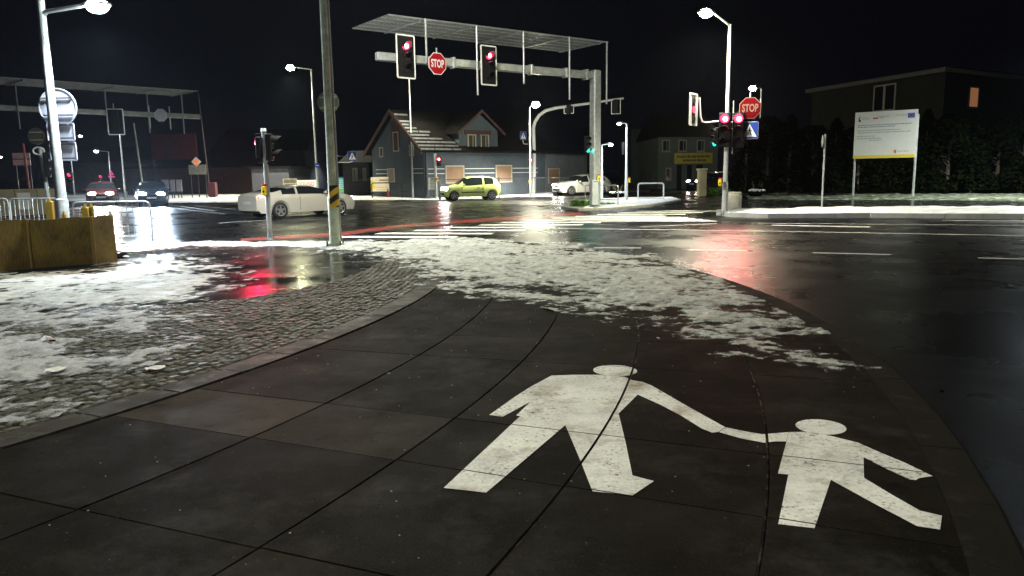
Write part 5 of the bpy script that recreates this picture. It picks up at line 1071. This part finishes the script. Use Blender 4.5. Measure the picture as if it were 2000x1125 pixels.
# ------------------------------------------------------------------ cars
def interp(tab,x):
    if x<=tab[0][0]: return tab[0][1]
    for (a,b),(c,d) in zip(tab,tab[1:]):
        if x<=c: t=(x-a)/(c-a); t=t*t*(3-2*t)*.35+t*.65; return b+(d-b)*t
    return tab[-1][1]
def car(label,loc,heading,paint,spec,em=None,power=0,lc_=(1,.97,.9),group=None,name='parked_car',rear_on=False,target=(8,0,-.9)):
    """local +x is the nose"""
    T=thing(name,label,'car',loc,heading,group); L,Wd=spec['L'],spec['W']; hw_=Wd/2
    xs=np.arange(-L/2,L/2+.001,.055); zs=.22; wr=spec['wr']; wx=spec['wx']; body=MB();glass=MB(); rings=[]
    for x in xs:
        zb=interp(spec['belt'],x); zt=interp(spec['top'],x); pl=interp(spec['plan'],x)*hw_; cab=max(0,zt-zb-.04)
        arch=0
        for w0 in wx:
            dd=abs(x-w0)
            if dd<wr+.05: arch=max(arch,math.sqrt((wr+.05)**2-dd*dd)+wr)
        z0=zs+ (.10 if abs(x)>L/2-.12 else 0); lo=max(z0,arch); tum=min(.24,cab*.42)
        rings.append([(0,z0 if not arch else z0),(pl*.80,z0),(pl*.965,lo),(pl,max(lo+.02,.42)),(pl*1.0,max(lo+.03,.60)),(pl*.985,max(zb-.08,lo+.04)),(pl*.955,max(zb,lo+.05)),(pl*.955-tum*.5,zb+(zt-zb)*.5),(pl*.955-tum-.02,zb+(zt-zb)*.88),(pl*.80-tum-.02 if cab>.1 else pl*.7,zt-.008),(0,zt+.012)])
    m_=len(rings[0])
    def isglass(i,k):
        x=(xs[i]+xs[i+1])/2; 
        if k in(6,7): return any(a<x<b for a,b in spec['side']) and min(rings[i][8][1]-rings[i][6][1],rings[i+1][8][1]-rings[i+1][6][1])>.10
        if k in(8,9): return any(a<x<b for a,b in spec['screens'])
        return False
    for sgn in(-1,1):
        V=[(x,sgn*y,z) for x,rg in zip(xs,rings) for y,z in rg]; fb=[];fg=[]
        for i in range(len(xs)-1):
            for k in range(m_-1):
                f=(i*m_+k,i*m_+k+1,(i+1)*m_+k+1,(i+1)*m_+k); (fg if isglass(i,k) else fb).append(f)
        fb.append(tuple(range(m_))); fb.append(tuple((len(xs)-1)*m_+k for k in range(m_)))
        body.add(V,fb); glass.add([(x,y,z) for x,y,z in V],fg)
    def ob2(nm,mb,m,par,smooth=True):
        me=bpy.data.meshes.new(nm); me.from_pydata(mb.v,[],mb.f); import bmesh
        bm=bmesh.new(); bm.from_mesh(me); bmesh.ops.remove_doubles(bm,verts=bm.verts,dist=.0005); bmesh.ops.delete(bm,geom=[v for v in bm.verts if not v.link_faces],context='VERTS'); bmesh.ops.recalc_face_normals(bm,faces=bm.faces); bm.to_mesh(me); bm.free()
        if smooth:
            for p in me.polygons: p.use_smooth=True
            me.set_sharp_from_angle(angle=R(50))
        me.materials.append(m); o=bpy.data.objects.new(nm,me); COL.objects.link(o); o.parent=par; return o
    ob2('body',body,paint,T); ob2('windows',glass,glass_d,T)
    obj('underbody',MB().box((0,0,.30),(L-.5,Wd*.74,.16)),black_pl,T)
    for w0 in wx:
        for sgn in(-1,1):
            y=sgn*(hw_*.94-.10); mb=MB(); mb.tube([(w0,y-.1,wr),(w0,y-.085,wr),(w0,y+.085,wr),(w0,y+.1,wr)],[wr*.93,wr,wr,wr*.93],22); wh=obj('wheel',mb,tyre_m,T,True)
            yo=y+sgn*.103; mb=MB()
            for k in range(5):
                a=2*PI*k/5+.3; c,s=math.cos(a),math.sin(a); r0,r1=.03,wr*.66; wv=.045
                mb.add([(w0+r0*c-wv*s,yo,wr+r0*s+wv*c),(w0+r0*c+wv*s,yo,wr+r0*s-wv*c),(w0+r1*c+wv*.7*s,yo,wr+r1*s-wv*.7*c),(w0+r1*c-wv*.7*s,yo,wr+r1*s+wv*.7*c)],[(0,1,2,3)])
            mb.tube([(w0+wr*.66*math.cos(t),yo,wr+wr*.66*math.sin(t)) for t in np.linspace(0,2*PI,21)],.022,5,False); mb.prism(ngon(.06,10,0,w0,wr),min(yo,yo+sgn*.01),max(yo,yo+sgn*.01)); obj('rim',mb,rim_m,wh)
    # front
    xf=L/2; pf=interp(spec['plan'],xf-.12)*hw_
    for sgn in(-1,1):
        zl=spec['zl']; mb=MB(); mb.sph((0,0,0),1,.10,.22,.12,12,8); mb.v=[(xf-.15+x,sgn*(pf-.22)+y-sgn*0,zl+z) for x,y,z in mb.v]; obj('headlight',mb,em or mat('headlight_off',(.5,.5,.52),.15),T,True)
        if power: lamp('headlight_beam',T,(xf+.02,sgn*(pf-.22),zl),power,lc_,.07,75,(xf+target[0],sgn*(pf-.22)+target[1],zl+target[2]),blend=.8)
        mb=MB(); mb.box((-L/2+.10,sgn*(interp(spec['plan'],-L/2+.1)*hw_-.17),spec['zl']+.12),(.10,.30,.20),bev=.03); obj('tail_light',mb,emis('tail_glow',(1,.02,.02),3.) if rear_on else mat('tail_light_red',(.35,.01,.01),.2),T,True)
        mb=MB(); xm=spec['mir']; zb=interp(spec['belt'],xm); mb.sph((xm,sgn*(hw_+.07),zb+.06),.11,.7,1,.7,10,6); obj('mirror',mb,paint,T,True)
        mb=MB(); 
        for xh in spec['handles']: mb.box((xh,sgn*(interp(spec['plan'],xh)*hw_+.004),interp(spec['belt'],xh)-.14),(.16,.02,.025),bev=.006)
        obj('door_handle',mb,dark_metal if spec.get('dh') else paint,T)
        if spec.get('strip'): obj('side_strip',MB().box((.05,sgn*(hw_+.004),.50),(1.5,.02,.05)),black_pl,T)
        sm=MB()
        for xd in spec['seams']: sm.box((xd,sgn*(interp(spec['plan'],xd)*hw_*.995),.58),(.012,.012,.55))
        obj('door_seam',sm,black_pl,T)
    obj('grille',MB().box((xf-.015,0,.42),(.04,pf*1.25,.14),bev=.015).box((xf-.03,0,spec['zl']-.04),(.04,pf*.75,.07),bev=.015),black_pl,T)
    obj('number_plate',MB().box((xf+.012,0,.52),(.012,.5,.10)),white_p,T); obj('number_plate',MB().box((-L/2-.008,0,.62),(.012,.5,.11)),white_p,T)
    return T
hatch=dict(L=3.65,W=1.64,wr=.30,wx=(-1.20,1.22),zl=.70,mir=.62,handles=(-.35,),seams=(.72,-.62),strip=True,dh=True,
 belt=[(-1.82,.88),(-1.3,.98),(0,.92),(.9,.88),(1.5,.78),(1.82,.62)],top=[(-1.82,.90),(-1.74,1.05),(-1.45,1.38),(-.9,1.47),(0,1.48),(.35,1.42),(1.02,.97),(1.5,.84),(1.74,.72),(1.82,.60)],
 plan=[(-1.82,.80),(-1.5,.96),(-.8,1),(.8,1),(1.4,.95),(1.70,.80),(1.82,.66)],side=((-1.32,-.72),(-.62,.66)),screens=((.36,.96),(-1.72,-1.46)))
hatch5=dict(L=4.26,W=1.80,wr=.32,wx=(-1.30,1.33),zl=.72,mir=.72,handles=(-.1,-.95),seams=(.85,-.12,-.98),
 belt=[(-2.13,.92),(-1.5,1.0),(0,.95),(.9,.90),(1.7,.82),(2.13,.66)],top=[(-2.13,.95),(-2.03,1.08),(-1.68,1.37),(-1.0,1.46),(-.1,1.47),(.35,1.40),(1.12,1.0),(1.7,.88),(2.0,.76),(2.13,.62)],
 plan=[(-2.13,.80),(-1.8,.95),(-1,1),(.9,1),(1.6,.95),(1.95,.82),(2.13,.66)],side=((-1.6,-1.08),(-1.0,-.2),(-.1,.78)),screens=((.38,1.06),(-2.0,-1.70)))
coupe=dict(L=4.75,W=1.80,wr=.32,wx=(-1.42,1.42),zl=.66,mir=.62,handles=(-.25,),seams=(.85,-.55),
 belt=[(-2.38,.84),(-1.6,.95),(0,.93),(1.,.90),(1.8,.80),(2.38,.62)],top=[(-2.38,.88),(-2.2,1.00),(-1.75,1.04),(-1.0,1.20),(-.45,1.28),(.05,1.27),(.45,1.18),(1.2,.98),(1.8,.86),(2.2,.76),(2.38,.60)],
 plan=[(-2.38,.78),(-1.9,.95),(-1,1),(.9,1),(1.7,.95),(2.15,.84),(2.38,.66)],side=((-1.35,-.72),(-.62,.95)),screens=((.46,1.16),(-1.7,-1.05)))
pt_g=mat('lime_car_paint',(.70,.82,.28),.28,coat=.6); pt_w=mat('white_car_paint',(.74,.73,.70),.28,coat=.6); pt_s=mat('silver_beige_paint',(.66,.62,.54),.30,.1,coat=.6)
pt_k=mat('black_blue_paint',(.02,.04,.06),.25,coat=.6); pt_r=mat('dark_red_paint',(.10,.02,.02),.3,coat=.5)
def car_at(px0,py0,px1,py1):   # centre from two wheel contact pixels (rear,front)
    a=P(px0,py0,ZR);b=P(px1,py1,ZR); return a,b
# moving silver coupe: rear wheel contact (547,426), front (664,417)
a,b=P(549,426.5,ZR),P(664,419.5,ZR); d=(b-a); ang=math.atan2(d.y,d.x); m_=(a+b)/2
offn=Vector((-math.sin(ang),math.cos(ang),0))*.8
car('silver beige coupe crossing the junction behind the kerb posts',(m_.x+offn.x,m_.y+offn.y,ZR),ang,pt_s,coupe,emis('coupe_headlight',(1,.97,.9),8),120,rear_on=True,name='moving_car',target=(8,0,-.8))
# green hatch: faces left toward the camera
a,b=P(902,392.8,ZR),P(961,389.5,ZR); d=(a-b); ang=math.atan2(d.y,d.x)+.0; ang=PI+.32
c=P(918,391,ZR,); c.y+=.5
car('lime green three door hatchback facing left in front of the shuttered house',(c.x,c.y,ZR),ang,pt_g,hatch,head_warm,700,name='moving_car')
c=P(1136,381,ZR); c.y+=.6
car('white five door hatchback half hidden by the gantry column',(c.x,c.y,ZR),PI+.50,pt_w,hatch5,emis('white_headlight',(1,.97,.95),60),900,name='moving_car')
def facing(px,py,label,paint,spec,em,pw,lc_,tgt=(0,0),lift=0):
    c=P(px,py,ZR); hd=math.atan2(tgt[1]-c.y,tgt[0]-c.x); c=c+Vector((-math.cos(hd),-math.sin(hd),0))*spec['L']/2
    return car(label,(c.x,c.y,ZR),hd,paint,spec,em,pw,lc_,name='moving_car',target=(9,0,-.42))
facing(199,402,'dark red car with warm headlights, left one of the two oncoming cars',pt_r,hatch5,head_warm,1500,(1,.95,.88),(-3,0))
facing(298,404,'dark blue black car with cold headlights, right one of the two oncoming cars',pt_k,hatch5,head_em,2200,(.62,.80,1.),(-1,0))
c=P(1362,373,ZR); car('dark car with one headlight showing beside the beige gate pillar',(c.x+1.35,c.y+1.5,0),PI+.6,pt_k,hatch5,emis('side_headlight',(1,.85,.75),22),60)
# ------------------------------------------------------------------ night air
hz=bpy.data.materials.new('night_haze'); hz.use_nodes=True; n=hz.node_tree.nodes;l=hz.node_tree.links
n.remove(n['Principled BSDF']); pv=n.new('ShaderNodeVolumePrincipled'); pv.inputs['Color'].default_value=(.66,.80,1,1); pv.inputs['Density'].default_value=.00012; pv.inputs['Anisotropy'].default_value=.7
l.new(pv.outputs[0],n['Material Output'].inputs['Volume'])
mb=MB(); mb.box((0,45,5.5),(190,150,14)); o_=obj('haze',mb,hz); o_['kind']='stuff'
